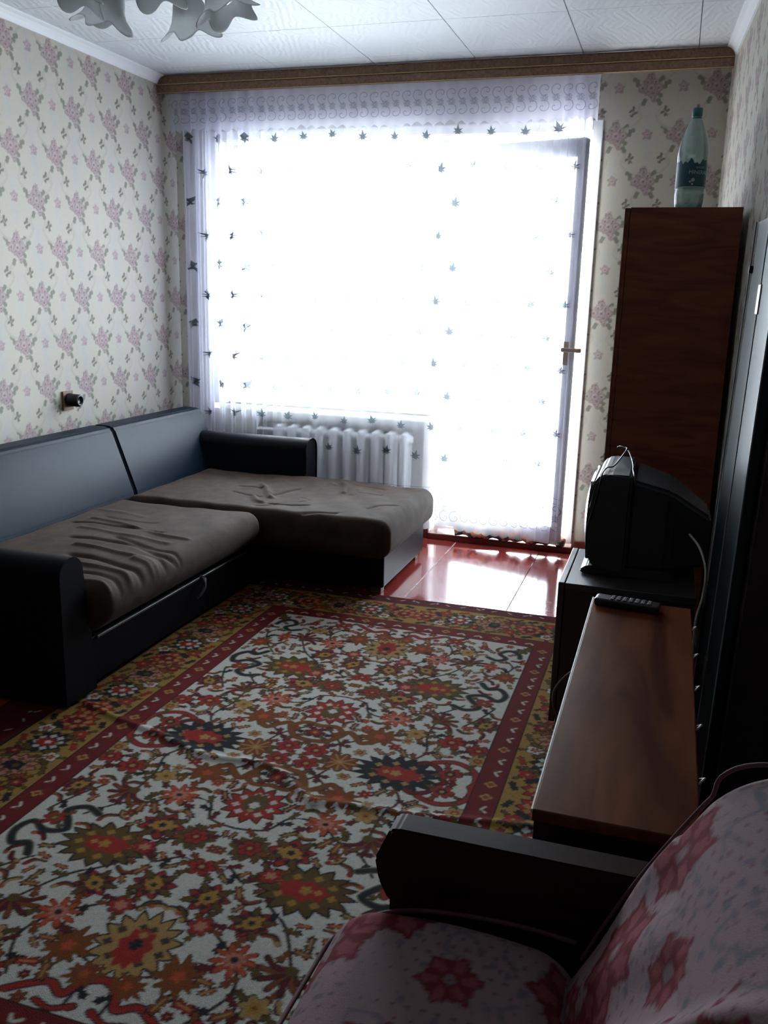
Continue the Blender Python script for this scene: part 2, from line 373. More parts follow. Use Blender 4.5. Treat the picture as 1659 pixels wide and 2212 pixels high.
setp(nm('wall_rear', [(XL, -.7, 0), (1.6, -.7, 0), (1.6, -.7, ZC), (XL, -.7, ZC)], [(0, 1, 2, 3)], M_plain), kind='structure')
# reveals of the opening and the niche + wall thickness (outer shell blocks skylight)
bm = bmesh.new(); YO = YB+.34
def q(bm, *P): bm.faces.new([bm.verts.new(p) for p in P])
q(bm, (OX0, YB, SILL), (OX0, YO, SILL), (OX0, YO, OZ1), (OX0, YB, OZ1)); q(bm, (OX1, YB, 0), (OX1, YO, 0), (OX1, YO, OZ1), (OX1, YB, OZ1))
q(bm, (OX0, YB, OZ1), (OX1, YB, OZ1), (OX1, YO, OZ1), (OX0, YO, OZ1)); q(bm, (DX, YB, 0), (DX, YO, 0), (DX, YO, SILL), (DX, YB, SILL))
q(bm, (OX0, YB, SILL), (DX, YB, SILL), (DX, YO, SILL), (OX0, YO, SILL))
q(bm, (-2.36, YB, 0), (-2.36, YB+.09, 0), (-2.36, YB+.09, SILL), (-2.36, YB, SILL)); q(bm, (-1.30, YB, 0), (-1.30, YB+.09, 0), (-1.30, YB+.09, SILL), (-1.30, YB, SILL))
for a, b_ in (((XL, 0), (OX0, ZC)), ((OX1, 0), (1.6, ZC)), ((OX0, OZ1), (OX1, ZC)), ((OX0, 0), (DX, SILL))):
    q(bm, (a[0], YO, a[1]), (b_[0], YO, a[1]), (b_[0], YO, b_[1]), (a[0], YO, b_[1]))
setp(bmo('wall_back_reveal', bm, M_white), kind='structure')
# casing round the opening
bm = bmesh.new()
badd(bm, (OX1, YB-.012, .05), (-.436, YB+.02, OZ1+.05), .004); badd(bm, (OX0-.05, YB-.012, OZ1), (OX1, YB+.02, OZ1+.05), .004)
badd(bm, (OX0-.05, YB-.012, SILL), (OX0, YB+.02, OZ1), .004)
setp(bmo('trim_1', bm, M_white), kind='structure')
# floor: boards running to the window
fl = setp(box('floor', (XL, -.7, -.06), (1.6, YO, -.012), M_dark, None, 0), kind='structure')
edges = [-2.9, -2.62, -2.34, -2.06, -1.78, -1.50, -1.22, -1.075, -.83, -.585, -.34, -.10, .14, .42, .70, .98, 1.26, 1.6]
edges = [-2.84, -2.55, -2.26, -1.97, -1.68, -1.38, -1.075, -.60, -.13, .17, .46, .75, 1.04, 1.33, 1.6]
for a, b_ in zip(edges[:-1], edges[1:]):
    box('floor_board', (a+.0012, -.7, -.012), (b_-.0012, YB+.0, 0), M_floor, fl, .0012, 1)
# cracked putty showing in the visible joint
V = []; F = []; g = random.Random(2); ys = np.arange(3.6, 4.84, .018)
for i, y in enumerate(ys):
    wd = g.uniform(.0005, .0035)*(1.5 if y > 4.5 else 1); V += [(-1.075-wd+g.uniform(-.001, .001), y, .0006), (-1.075+wd, y, .0006)]
    if i: F.append((2*i-2, 2*i-1, 2*i+1, 2*i))
nm('putty', V, F, M_putty, fl)
setp(box('baseboard_back', (DX+.83, YB-.02, 0), (.13, YB, .07), M_base, None, .004), kind='structure')
setp(box('baseboard_back_2', (XL, YB-.02, 0), (DX-.001, YB, .06), M_base, None, .004), kind='structure')
setp(box('trim_3', (DX, YB-.035, 0), (DX+.82, YB+.3, .035), M_base, None, .006), kind='structure')     # threshold
# ceiling with foam tiles
ce = setp(box('ceiling', (XL, -.7, ZC+.004), (1.6, YO, ZC+.05), M_gap, None, 0), kind='structure')
tx = [XL]+[-2.619+.52*i for i in range(9)]; tx = [x for x in tx if x < 1.6]+[1.6]
ty = [YB, 4.041]; 
while ty[-1] > .4: ty.append(ty[-1]-.52)
ty[0] = YB
ty = [4.041+.52]+ty[1:]; ty = [YB]+ty
for a, b_ in zip(tx[:-1], tx[1:]):
    for c, d in zip(ty[:-1], ty[1:]):
        g_ = .0014
        x1 = b_-g_
        if a > -.1 and c > YS+.0: x1 = min(x1, .26)
        if x1-a < .02: continue
        box('ceiling_tile', (a+g_, d+.0006, ZC-.004), (x1, c-.0006, ZC+.004), M_tile, ce, .0015, 1)
# cornices
def cornice(name, P0, P1, inn):
    P0 = Vector(P0); P1 = Vector(P1); inn = Vector(inn); prof = [(0, 0), (.045, 0), (.043, -.008), (.03, -.014), (.018, -.026), (.012, -.038), (.008, -.045), (0, -.045)]
    V = [P+inn*a+Vector((0, 0, z)) for P in (P0, P1) for a, z in prof]; n = len(prof)
    F = [(i, (i+1) % n, n+(i+1) % n, n+i) for i in range(n)]+[tuple(range(n))[::-1], tuple(range(n, 2*n))]
    return setp(nm(name, V, F, M_foam), kind='structure')
cornice('trim_4', (XL, 0, ZC-.004), (XL, YB, ZC-.004), (1, 0, 0))
cornice('trim_5', (rx, YS, ZC-.004), (xr(YB), YB, ZC-.004), (-1, 0, 0))

# ------------------------------------------------------------------ window, balcony door, sill
def frame_ring(bm, x0, z0, x1, z1, y0, y1, wd, bev=.004):
    badd(bm, (x0, y0, z0), (x0+wd, y1, z1), bev); badd(bm, (x1-wd, y0, z0), (x1, y1, z1), bev)
    badd(bm, (x0+wd, y0, z0), (x1-wd, y1, z0+wd), bev); badd(bm, (x0+wd, y0, z1-wd), (x1-wd, y1, z1), bev)
W = thing('window_1', (OX0, YB+.1, SILL), None, None); setp(W, kind='structure')
bm = bmesh.new(); frame_ring(bm, OX0, SILL, DX, OZ1, YB+.16, YB+.23, .03); frame_ring(bm, OX0+.022, SILL+.022, DX-.022, OZ1-.022, YB+.15, YB+.21, .04)
bmo('window_frame', bm, M_white, W)
box('window_pane', (OX0+.06, YB+.18, SILL+.06), (DX-.06, YB+.186, OZ1-.06), M_pane, W, 0)
setp(box('window_sill', (OX0, YB-.03, SILL-.03), (DX-.01, YB+.10, SILL), M_white, None, .006), kind='structure')
D = thing('door_1', (DX, YB+.05, .04), None, None); setp(D, kind='structure')
bm = bmesh.new(); frame_ring(bm, DX, .035, OX1, OZ1, YB+.13, YB+.20, .022)
bmo('door_frame', bm, M_white, D)
# leaf hinged left, slightly ajar into the room (local coords about hinge)
hx, hy = DX+.035, YB+.13
ML = Matrix.Translation((hx, hy, 0)) @ Matrix.Rotation(math.radians(-15.5), 4, 'Z')
LW = .752; z0, z1 = .06, 2.135
bm = bmesh.new()
for a, b_ in (((0, z0), (.085, z1)), ((LW-.042, z0), (LW, z1)), ((.085, z0), (LW-.042, z0+.10)), ((.085, z1-.09), (LW-.042, z1))):
    badd(bm, (a[0], -.046, a[1]), (b_[0], 0, b_[1]), .005, 2, ML)
leaf = bmo('door_leaf', bm, M_white, D)
box('door_pane', (.085, -.03, z0+.10), (LW-.042, -.024, z1-.09), M_pane, D, 0, 2, ML)
box('seal_edge_shade', (LW-.001, -.042, z0+.01), (LW+.006, -.006, z1-.005), M_grey, D, .002, 2, ML)  # seal widened over the edge; its dark grey also paints the backlit shade
box('lock_strip', (LW, -.036, z0+.1), (LW+.008, -.018, z1-.1), M_metal, D, .001, 1, ML)
hb = bmesh.new(); badd(hb, (LW-.035, -.066, 1.03), (LW-.005, -.055, 1.15), .003, 2, ML); badd(hb, (LW-.03, -.10, 1.10), (LW-.014, -.06, 1.118), .004, 2, ML); badd(hb, (LW-.03, -.112, 1.098), (LW+.075, -.096, 1.12), .006, 3, ML)
bmo('door_handle', hb, mat('handle_beige', (.42, .34, .27), .35), D)
setp(box('rolled_rag', (0, 0, 0), (.001, .001, .001), M_cloth), None)  # replaced below
bpy.data.objects.remove(bpy.data.objects['rolled_rag'])
P = []; 
for i in range(26):
    t_ = i/25; P.append((DX+.16+.62*t_, YB-.045+.012*math.sin(t_*17), .03+.035+.006*math.sin(t_*23)))
V, F = tubeg(P, [.026+.007*math.sin(i*1.9)+.004*math.sin(i*4.3) for i in range(26)], 14)
setp(nm('draught_rag', V, F, M_cloth, None, True), 'patterned rolled cloth lying along the balcony door threshold under the curtain hem', 'cloth')

# ------------------------------------------------------------------ radiator
Rd = thing('radiator', (-1.79, 4.88, 0), 'pale cast iron radiator with upright ribs below the window, behind the tulle', 'radiator')
bm = bmesh.new()
def tb(bm, P, r, n=10):
    V, F = tubeg(P, r, n); vs = [bm.verts.new(v) for v in V]
    for f in F: bm.faces.new([vs[i] for i in f])
for yy in (4.845, 4.925):
    tb(bm, spline([(0, yy, .13), (0, yy, .16), (0, yy, .36), (0, yy, .56), (0, yy, .595)], 3), [.013]+[.021]*11+[.013], 12)
    badd(bm, (-.025, yy-.008, .15), (.025, yy+.008, .57), .006)
for zz in (.16, .56): tb(bm, [(0, 4.835, zz), (0, 4.86, zz+.012), (0, 4.885, zz+.016), (0, 4.91, zz+.012), (0, 4.935, zz)], [.02, .026, .028, .026, .02], 12); tb(bm, [(-.041, 4.885, zz), (.041, 4.885, zz)], .022, 12)
me0 = None
for i in range(10):
    x = -2.185+i*.0865
    if i == 0:
        s0 = bmo('section', bm, M_radi, None, True); me0 = s0.data; s0.parent = Rd; me0.transform(Matrix.Translation((0, -4.88, 0))); s0.location = (x+1.79, 0, 0)
    else:
        s_ = bpy.data.objects.new('section', me0); COL.objects.link(s_); s_.parent = Rd; s_.location = (x+1.79, 0, 0)
tube('pipe', [(-2.23, 4.885, .56), (-2.34, 4.885, .56), (-2.345, 4.90, .60), (-2.345, 4.91, .68)], .012, M_radi, Rd)
tube('pipe', [(-2.23, 4.885, .16), (-2.33, 4.885, .16), (-2.335, 4.90, .12), (-2.335, 4.91, .0)], .012, M_radi, Rd)

# ------------------------------------------------------------------ pelmet
Pm = thing('pelmet', (-1.35, 4.70, 2.45), 'long brown laminate curtain pelmet with a thin gold-toned painted highlight, wall to wall below the ceiling', 'pelmet')
zc0 = 2.402
bm = bmesh.new(); badd(bm, (XL+.002, 4.690, zc0), (.14, 4.702, ZC-.008), .002); badd(bm, (XL+.002, 4.684, ZC-.05), (.14, 4.692, ZC-.012), .003); badd(bm, (XL+.002, 4.684, zc0+.004), (.14, 4.692, zc0+.040), .003)
bmo('pelmet_board', bm, M_pelmet, Pm)
box('highlight_line', (XL+.003, 4.681, zc0+.043), (.139, 4.690, zc0+.0475), M_pelglint, Pm, .001, 1)
box('highlight_line', (XL+.003, 4.682, zc0+.001), (.139, 4.690, zc0+.0035), M_pelglint, Pm, .0008, 1)
box('curtain_rail', (XL+.01, 4.735, ZC-.03), (-.1, 4.765, ZC-.006), M_white, Pm, .002)

# ------------------------------------------------------------------ curtain
def smooth(a, b, x): t = np.clip((x-a)/(b-a), 0, 1); return t*t*(3-2*t)
CX0, CX1, CZ1 = -2.735, -.487, 2.43
def fold(s, z):
    """s in 0..1 along the gathered cloth -> x,y"""
    L_ = 1-smooth(.16, .30, s); Rr = smooth(.84, .93, s); Mi = (1-L_)*(1-Rr)
    dn = (2.43-z)/2.4
    y = 4.753+L_*.021*np.sin(s*2*PI*33+.5*np.sin(z*1.3))+Rr*.020*np.sin(s*2*PI*30+.4*z)+Mi*(.009*np.sin(s*2*PI*9.5+.6*np.sin(z))+.004*np.sin(s*2*PI*23+z))
    x = CX0+(CX1-CX0)*(s-L_*.0*s)
    x = x+L_*.015*np.sin(s*2*PI*33*2+1+.3*z)+Rr*.010*np.sin(s*2*PI*60+1)
    x = x+(-.02*dn)*(1-s)*0+.010*np.sin(z*2.2+s*9)*(dn)*Mi
    return x, y
def hem(s): return .087+.0045*(s*0)+.012*np.abs(np.sin(s*PI*46))*-1+.006*np.sin(s*2*PI*3)
Cu = thing('tulle_curtain', (-1.6, 4.75, .09), 'white lilac sheer tulle curtain with leaf pattern, hanging over window and balcony door', 'curtain')
for (a_, b_, yy, fq) in ((-2.735, -2.50, 4.785, 150), (-.60, -.489, 4.783, 190)):
    X, Z = np.meshgrid(np.linspace(a_, b_, 120), np.linspace(.11, CZ1, 60))
    link('gathered_fold', grid_mesh('g', np.stack([X, yy+.010*np.sin(X*fq+.4*np.sin(Z*1.5)), Z], -1)), M_tulle, Cu, True)
ns, nz = 1300, 90
S, T = np.meshgrid(np.linspace(0, 1, ns), np.linspace(0, 1, nz))
Zb = hem(S); Z = Zb+(CZ1-Zb)*T; X, Y = fold(S, Z)
P = np.stack([X, Y, Z], -1); me = grid_mesh('tulle', P)
link('tulle', me, M_tulle, Cu, True)
# embroidered leaves riding on the cloth
def leafshape():
    pts = []
    for a, R in ((-90, .030), (-82, .010), (-40, .022), (-25, .012), (-5, .030), (12, .014), (35, .032), (55, .016), (90, .038), (118, .016), (140, .030), (165, .013), (185, .027), (205, .011), (222, .020), (262, .009)):
        a = math.radians(a); pts.append((R*math.cos(a), R*math.sin(a)))
    return pts
LS = leafshape()
def onc(x, z, off=-.0025):
    s = (x-CX0)/(CX1-CX0)
    for _ in range(2):
        X_, Y_ = fold(np.array(s), np.array(z)); s = s+(x-float(X_))/(CX1-CX0)*.7
    X_, Y_ = fold(np.array(min(max(s, 0), 1)), np.array(z)); return float(X_), float(Y_)+off
V = []; F = []; g = random.Random(11)
for r_ in range(13):
    z = 2.165-.167*r_
    x = CX0+.06+(.085 if r_ % 2 else 0)
    while x < CX1-.03:
        sc_ = g.uniform(.85, 1.1); ro = g.uniform(-.35, .35); zz = z+g.uniform(-.01, .01)-.004*(x+1.6)*0; c, s_ = math.cos(ro), math.sin(ro)
        k0 = len(V)
        if zz > .42:
            cx_, cy_ = onc(x, zz, -.006); V.append((cx_, cy_, zz))
            for (a, b_) in LS:
                px, pz_ = x+sc_*(a*c-b_*s_), zz+sc_*(a*s_+b_*c); X_, Y_ = onc(px, pz_, -.006); V.append((X_, Y_, pz_))
            n = len(LS); F += [(k0, k0+1+i, k0+1+(i+1) % n) for i in range(n)]
        x += .17
setp(nm('leaf_embroidery', V, F, M_leaf, Cu), kind='stuff')
# lace band at the hem: scrolls and rosettes as thread ribbons
def onc3(x, z): a, b_ = onc(x, z, -.0028); return a, b_, z
def ribbon(V, F, pts, wd, place):
    k0 = len(V); n = len(pts)
    for i, (x, z) in enumerate(pts):
        a = pts[min(i+1, n-1)]; b_ = pts[max(i-1, 0)]; dx, dz = a[0]-b_[0], a[1]-b_[1]; l = math.hypot(dx, dz) or 1
        nx_, nz_ = -dz/l*wd/2, dx/l*wd/2
        V.append(place(x+nx_, z+nz_)); V.append(place(x-nx_, z-nz_))
        if i: F.append((k0+2*i-2, k0+2*i-1, k0+2*i+1, k0+2*i))
def lace(V, F, x, z0, place, h=.2, m=1):
    def cv(P, wd=.0032): ribbon(V, F, [(x+m*a, z0+b_*h/.2) for a, b_ in curve(P, 5)], wd, place)
    cv([(-.012, .118), (.004, .112), (.020, .125), (.024, .148), (.012, .166), (-.008, .168), (-.018, .155), (-.012, .142), (-.002, .146)])
    cv([(.012, .082), (-.004, .088), (-.020, .075), (-.024, .052), (-.012, .034), (.008, .032), (.018, .045), (.012, .058), (.002, .054)])
    for k in range(7):
        a = 2*PI*k/7; cv([(.004*math.cos(a), .100+.004*math.sin(a)), (.017*math.cos(a+.2), .100+.017*math.sin(a+.2)), (.017*math.cos(a-.2), .100+.017*math.sin(a-.2)), (.004*math.cos(a), .100+.004*math.sin(a))], .0022)
V = []; F = []; n = 40
for i in range(n):
    lace(V, F, CX0+.03+(CX1-CX0-.06)*i/(n-1), .11, onc3, .2)
xs = np.linspace(CX0+.01, CX1-.01, 400)
for zz in (.318, .290): ribbon(V, F, [(x, zz) for x in xs], .003, onc3)
for i in range(80):
    x = CX0+.03+(CX1-CX0-.06)*i/79; ribbon(V, F, [(x+.007*math.cos(a), .304+.007*math.sin(a)) for a in np.linspace(0, 2*PI, 8)], .002, onc3)
setp(nm('lace_border', V, F, M_lace, Cu), kind='stuff')
# valance over the top
VX0, VX1 = -2.775, -.452
def vfold(x, z):
    t_ = (x-VX0)/(VX1-VX0); Lf = 1-smooth(.12, .25, np.array(t_)); Rf = smooth(.86, .95, np.array(t_))
    y = 4.716+(.005+.004*Lf+.003*Rf)*np.sin(t_*2*PI*(26))*(1+.2*np.sin(t_*40))-.0015*np.sin(t_*2*PI*7)
    return x+.004*np.sin(t_*300)*Lf, np.maximum(y, 4.7055)
Va = thing('lace_valance', (-1.6, 4.717, 2.2), 'lilac lace valance strip with scalloped lower edge hanging under the brown pelmet', 'valance')
xx = np.linspace(VX0, VX1, 900); X, T = np.meshgrid(xx, np.linspace(0, 1, 16))
scal = np.abs(((X-VX0)/.058 % 1)*2-1); Zb = 2.195+.020*(1-scal**1.6)+.006*np.sin(X*9)+.004*np.sin(X*31); Z = Zb+(2.43-Zb)*T
x_, y_ = vfold(X, Z); link('valance_cloth', grid_mesh('v', np.stack([x_, y_, Z], -1)), M_valance, Va, True)
V = []; F = []
def onv(x, z): a, b_ = vfold(x, z); return float(a), float(b_)-.002, z
for i in range(40): lace(V, F, VX0+.03+(VX1-VX0-.06)*i/39, 2.225, onv, .17, -1)
setp(nm('lace_pattern', V, F, M_lacev, Va), kind='stuff')

# ------------------------------------------------------------------ rug
RX, RY = -.96, 2.26
cr_, red, dred, yel, olv, brn, nav, tan, org, blk, pnk, mar = tuple(tuple(v*.52 for v in c_) for c_ in ((.60, .58, .52), (.34, .030, .022), (.16, .016, .016), (.40, .22, .045), (.12, .075, .022),
    (.22, .060, .018), (.025, .026, .030), (.42, .25, .09), (.45, .085, .03), (.030, .022, .020), (.50, .20, .15), (.13, .02, .022)))
QW, QH = 1.06, 1.50
rc = Canvas(QW, QH, .004, cr_); FW, FH = .54, 1.11
def leafy(x, y, a, s, col, c2=None):
    rc.polar(x, y, s, lambda t: .28+.62*np.abs(np.cos(t))+.12*np.cos(9*t), blk, rot=a, sy=.8); rc.polar(x, y, s*.82, lambda t: .26+.62*np.abs(np.cos(t))+.12*np.cos(9*t), col, rot=a, sy=.8)
    if c2: rc.stroke([(x-.5*s*math.cos(a), y-.5*s*math.sin(a)), (x+.5*s*math.cos(a), y+.5*s*math.sin(a))], .005, c2)
def palm(x, y, a, s, c1, c2, c3, sx=1.25, n=15):
    rc.polar(x, y, s, serr(n, .16), blk, rot=a, sx=sx); rc.polar(x, y, s*.9, serr(n, .17), c1, rot=a, sx=sx)
    for k in range(8):
        t_ = a+2*PI*k/8+.2; rc.polar(x+.62*s*sx*math.cos(t_), y+.62*s*math.sin(t_), .012, petal(4), c3, al=.9)
    rc.polar(x-.1*s*math.cos(a), y-.1*s*math.sin(a), s*.52, serr(9, .14), c2, rot=a, sx=sx*1.1, sy=.8)
    rc.polar(x, y, s*.2, petal(5), c3); rc.polar(x+.03*math.cos(a), y+.03*math.sin(a), s*.12, petal(4), tan)
def rose(x, y, s, c1=red, c2=dred, c3=tan, n=6):
    s *= 1.15
    if s > .024:
        for k in range(4): a = 2*PI*k/4+x*40+y*17; leafy(x+s*1.25*math.cos(a), y+s*1.25*math.sin(a), a, s*.75, (olv, brn, olv, mar)[k])
    rc.polar(x, y, s*1.12, petal(n, .38), blk); rc.polar(x, y, s, petal(n, .38), c1); rc.polar(x, y, s*.55, petal(n, .4, .5), c2); rc.disc(x, y, s*.2, c3)
def star(x, y, s): 
    s *= 1.1
    for k in range(3): a = 2.1*k+x*50; leafy(x+s*1.1*math.cos(a), y+s*1.1*math.sin(a), a+.5, s*.6, (brn, olv, mar)[k])
    rc.polar(x, y, s*1.1, petal(9, .65), dred); rc.polar(x, y, s, petal(9, .65), org); rc.polar(x, y, s*.5, petal(9, .5, .4), pnk); rc.disc(x, y, s*.18, blk)
def mixed(x, y, a, s):
    s *= 1.12
    palm(x, y, a, s, red, yel, nav, 1.0, 9); 
    for k in range(9):
        if k % 2: t_ = a+2*PI*k/9; leafy(x+s*.85*math.cos(t_), y+s*.85*math.sin(t_), t_, s*.45, olv)
def lily(x, y, a, s):
    for k in range(-3, 4):
        t_ = a+k*.38; rc.stroke(curve([(x, y), (x+s*.6*math.cos(t_), y+s*.6*math.sin(t_)), (x+s*1.1*math.cos(t_+k*.12), y+s*1.1*math.sin(t_+k*.12))], 4), .016, blk)
        rc.stroke(curve([(x, y), (x+s*.6*math.cos(t_), y+s*.6*math.sin(t_)), (x+s*1.05*math.cos(t_+k*.12), y+s*1.05*math.sin(t_+k*.12))], 4), .011, mar if k % 2 else brn)
    rc.disc(x, y, .016, olv)
def thistle(x, y, a, s):
    rc.polar(x, y, s, lambda t: .62+.25*np.abs(np.cos(3.5*t))+.14*np.cos(11*t), olv, rot=a, sx=1.2); rc.polar(x, y, s*.88, lambda t: .62+.25*np.abs(np.cos(3.5*t))+.14*np.cos(11*t), brn, rot=a, sx=1.2)
    rc.polar(x, y, s*.3, petal(5), org)
def snake(P, col, wd=.018, c2=None):
    P = curve(P, 8); rc.stroke(P, wd+.008, blk if not c2 else c2); rc.stroke(P, wd, col)
# vines
for P_ in ([(0, .42), (.08, .40), (.12, .33), (.21, .32), (.26, .38), (.34, .42), (.40, .50)], [(.07, .49), (.14, .53), (.17, .58), (.20, .66), (.28, .74), (.34, .85)],
           [(.07, .70), (.12, .78), (.215, .86), (.25, .95), (.20, 1.05)], [(.04, .04), (.1, .1), (.2, .19), (.30, .25), (.42, .24), (.51, .2)],
           [(0, .6), (.06, .58), (.12, .62), (.17, .58)], [(.31, .06), (.36, .14), (.34, .24), (.34, .35)], [(.13, .94), (.05, .98), (.04, 1.08)], [(.13, .0), (.10, .1), (.04, .17), (0, .2)],
           [(.43, .35), (.47, .42), (.50, .5)], [(.40, .70), (.46, .78), (.50, .88), (.45, .95)]):
    rc.stroke(curve(P_), .0075, blk)
    Q_ = curve(P_)
    for k in range(4, len(Q_)-2, 4):
        a_ = math.atan2(Q_[k+1][1]-Q_[k][1], Q_[k+1][0]-Q_[k][0])+(.9 if k % 8 else -.9); leafy(Q_[k][0]+.016*math.cos(a_), Q_[k][1]+.016*math.sin(a_), a_, .025, (olv, brn, mar, nav)[(k//4) % 4])
# ribbons
snake([(.36, .49), (.41, .47), (.45, .50), (.42, .54), (.40, .58), (.45, .60), (.50, .57), (.52, .62), (.49, .67), (.45, .66), (.42, .70)], nav, .016, (.09, .08, .05))
snake([(.39, .95), (.43, .93), (.46, .96), (.43, 1.0), (.46, 1.04), (.50, 1.02), (.51, .98)], nav, .014, (.09, .08, .05))
snake([(.34, .06), (.38, .09), (.42, .07), (.44, .02), (.47, -.01)], dred, .014); snake([(.40, .10), (.46, .12), (.52, .09), (.54, .03), (.53, 0)], red, .015)
snake([(.20, .16), (.16, .13), (.13, .16), (.10, .18), (.08, .14), (.05, .10), (0, .09)], brn, .015, olv); snake([(0, .19), (.05, .20), (.08, .17), (.06, .15)], brn, .013, olv)
snake([(0, 1.00), (.04, 1.02), (.06, 1.06), (.10, 1.04), (.14, 1.06), (.18, 1.09)], red, .014); snake([(.02, 1.08), (.06, 1.10), (.10, 1.09)], red, .012)
rose(.46, .05, .03, red, nav); rose(0, .145, .028, mar, red); rose(.46, .54, .026, red, olv)
# flowers measured off the rug
palm(0, .30, PI/2, .083, red, olv, cr_, 1.0, 13); palm(.31, .0, PI, .088, nav, red, tan, 1.35, 17); palm(.27, .60, 0, .085, olv, red, yel, 1.3, 15); palm(0, .89, -PI/2, .088, tan, red, nav, 1.15, 15)
rc.polar(.135, 0, .055, petal(9, .3), blk, sx=1.2); rc.polar(.135, 0, .05, petal(9, .3), brn, sx=1.2)
for k in range(9): t_ = 2*PI*k/9; rc.stroke([(.135, 0), (.135+.048*math.cos(t_), .045*math.sin(t_))], .005, tan)
thistle(.20, .19, 0, .062); thistle(.13, .94, 1.2, .058); star(.215, .325, .048); star(.215, .86, .046); rose(.045, .04, .033); rose(.51, .21, .03); rose(0, .60, .030)
rose(.42, .235, .036, red, dred); rose(.30, .25, .03, tan, yel, brn); rose(.31, .965, .03, tan, yel, brn); rose(.52, .15, .026, tan, brn, yel); rose(.17, .575, .026, red, pnk)
mixed(.18, .475, .4, .052); mixed(.07, .70, 2, .045); rc.polar(.075, .49, .05, serr(8, .2), olv); rose(.075, .49, .028, red, dred); lily(.34, .35, .9, .062); lily(.34, .85, 2, .062)
mixed(.50, .38, 1, .04); thistle(.49, .78, 2, .05); mixed(.20, .745, 2.5, .042); rose(.10, .79, .026, red, pnk); rose(.42, .86, .026, org, red); thistle(.05, 1.0, .5, .04); rose(.24, 1.06, .03); leafy(.52, 1.07, .8, .06, olv)
g = random.Random(5); occ = rc.A.copy()
for k in range(900):                                             # small leaves and buds fill the open ground
    x, y = g.uniform(.01, FW-.01), g.uniform(.01, FH-.01); i, j = int(x/rc.res), int(y/rc.res)
    R = 2
    if np.abs(rc.A[max(j-R, 0):j+R+1, max(i-R, 0):i+R+1]-np.array(cr_, np.float32)).max() > .02: continue
    a = g.uniform(0, 2*PI); r_ = g.random()
    if r_ < .42: leafy(x, y, a, g.uniform(.020, .034), g.choice([olv, brn, mar, red]), tan)
    elif r_ < .62: rose(x, y, g.uniform(.011, .019), g.choice([red, tan, org, brn, mar]), dred)
    else:
        rc.stroke(curve([(x-.024*math.cos(a), y-.024*math.sin(a)), (x+.012*math.sin(a), y-.012*math.cos(a)), (x+.024*math.cos(a), y+.024*math.sin(a))], 4), .013, blk)
        rc.stroke(curve([(x-.02*math.cos(a), y-.02*math.sin(a)), (x+.008*math.sin(a), y-.008*math.cos(a)), (x+.02*math.cos(a), y+.02*math.sin(a))], 4), .008, g.choice([brn, dred, olv, tan]))
        rc.disc(x+.02*math.cos(a), y+.02*math.sin(a), .007, g.choice([red, org, tan]))
# borders (in quadrant coordinates, following both edges)
def frame_band(o0, o1, col):
    q_ = rc.A; ny, nx = q_.shape[:2]; X, Y = np.meshgrid(np.arange(nx)*rc.res, np.arange(ny)*rc.res); d = np.maximum(X-FW, Y-FH); q_[(d >= o0) & (d < o1)] = col
frame_band(0, .004, blk); frame_band(.004, .078, (.085, .0095, .0095)); frame_band(.008, .012, dred); frame_band(.078, .083, blk); frame_band(.083, .31, (.185, .11, .027)); frame_band(.31, .316, blk); frame_band(.316, 2, (.062, .009, .0095))
def along(o):                                                     # positions on the band at offset o
    for y in np.arange(.035, FH+o, .07): yield FW+o, y, PI/2
    for x in np.arange(.035, FW+o, .07): yield x, FH+o, 0
for i, (x, y, a) in enumerate(along(.042)):
    if i % 3: rc.stroke(curve([(x-.02*math.cos(a+.5), y-.02*math.sin(a+.5)), (x, y), (x+.018*math.cos(a-.9), y+.018*math.sin(a-.9))], 4), .007, (.31, .285, .25)); rc.disc(x, y+.01, .007, olv)
    else: rose(x, y, .016, tan, red, olv, 4); 
for i, (x, y, a) in enumerate(along(.36)):
    leafy(x, y, a+.7*(1 if i % 2 else -1), .02, olv if i % 2 else red, cr_)
    if i % 3 == 0: rc.disc(x+.02, y+.01, .006, cr_)
def along2(st, o):
    for y in np.arange(.05, FH+o-.02, st): yield FW+o, y, PI/2
    for x in np.arange(.05, FW+o-.02, st): yield x, FH+o, 0
    yield FW+o, FH+o, .8
for i, (x, y, a) in enumerate(along2(.15, .195)):
    c, s_ = math.cos(a), math.sin(a)
    rc.stroke(curve([(x-.075*c-.05*s_, y-.075*s_+.05*c), (x-.03*c+.04*s_, y-.03*s_-.04*c), (x+.03*c-.05*s_, y+.03*s_+.05*c), (x+.08*c+.03*s_, y+.08*s_-.03*c)]), .007, olv)
    palm(x, y, a+PI/2, .062, [red, nav, pnk][i % 3], [dred, red, nav][i % 3], [tan, cr_, olv][i % 3], 1.0, 11)
    for sg in (-1, 1):
        X_, Y_ = x+.075*c+sg*.062*s_, y+.075*s_-sg*.062*c
        rose(X_, Y_, .024, [red, cr_, mar][(i+(sg > 0)) % 3], red, tan, 5); leafy(X_-.03*c-sg*.02*s_, Y_-.03*s_+sg*.02*c, a+sg, .03, [nav, olv, brn][i % 3]); leafy(X_+.03*c, Y_+.03*s_, a-sg, .026, olv)
        X_, Y_ = x-.0*c+sg*.09*s_, y-.0*s_-sg*.09*c; leafy(X_, Y_, a+.4, .028, [olv, nav, red][(i+1) % 3])
X0, X1, Y0, Y1 = RX-1.04, RX+.765, .78, 3.772; rs = .004
gx = np.arange(X0, X1, rs); gy = np.arange(Y0, Y1, rs); X, Y = np.meshgrid(gx, gy)
sk = np.zeros_like(X)
I = np.clip(np.round(np.abs(X-RX)/rc.res).astype(int), 0, rc.nx-1); J = np.clip(np.round(np.abs(Y-RY)*np.where(Y < RY, 1.032, 1)/rc.res).astype(int), 0, rc.ny-1)
C = rc.A[J, I]; C = C*(1+.22*(rng.random(X.shape)[..., None]-.5))
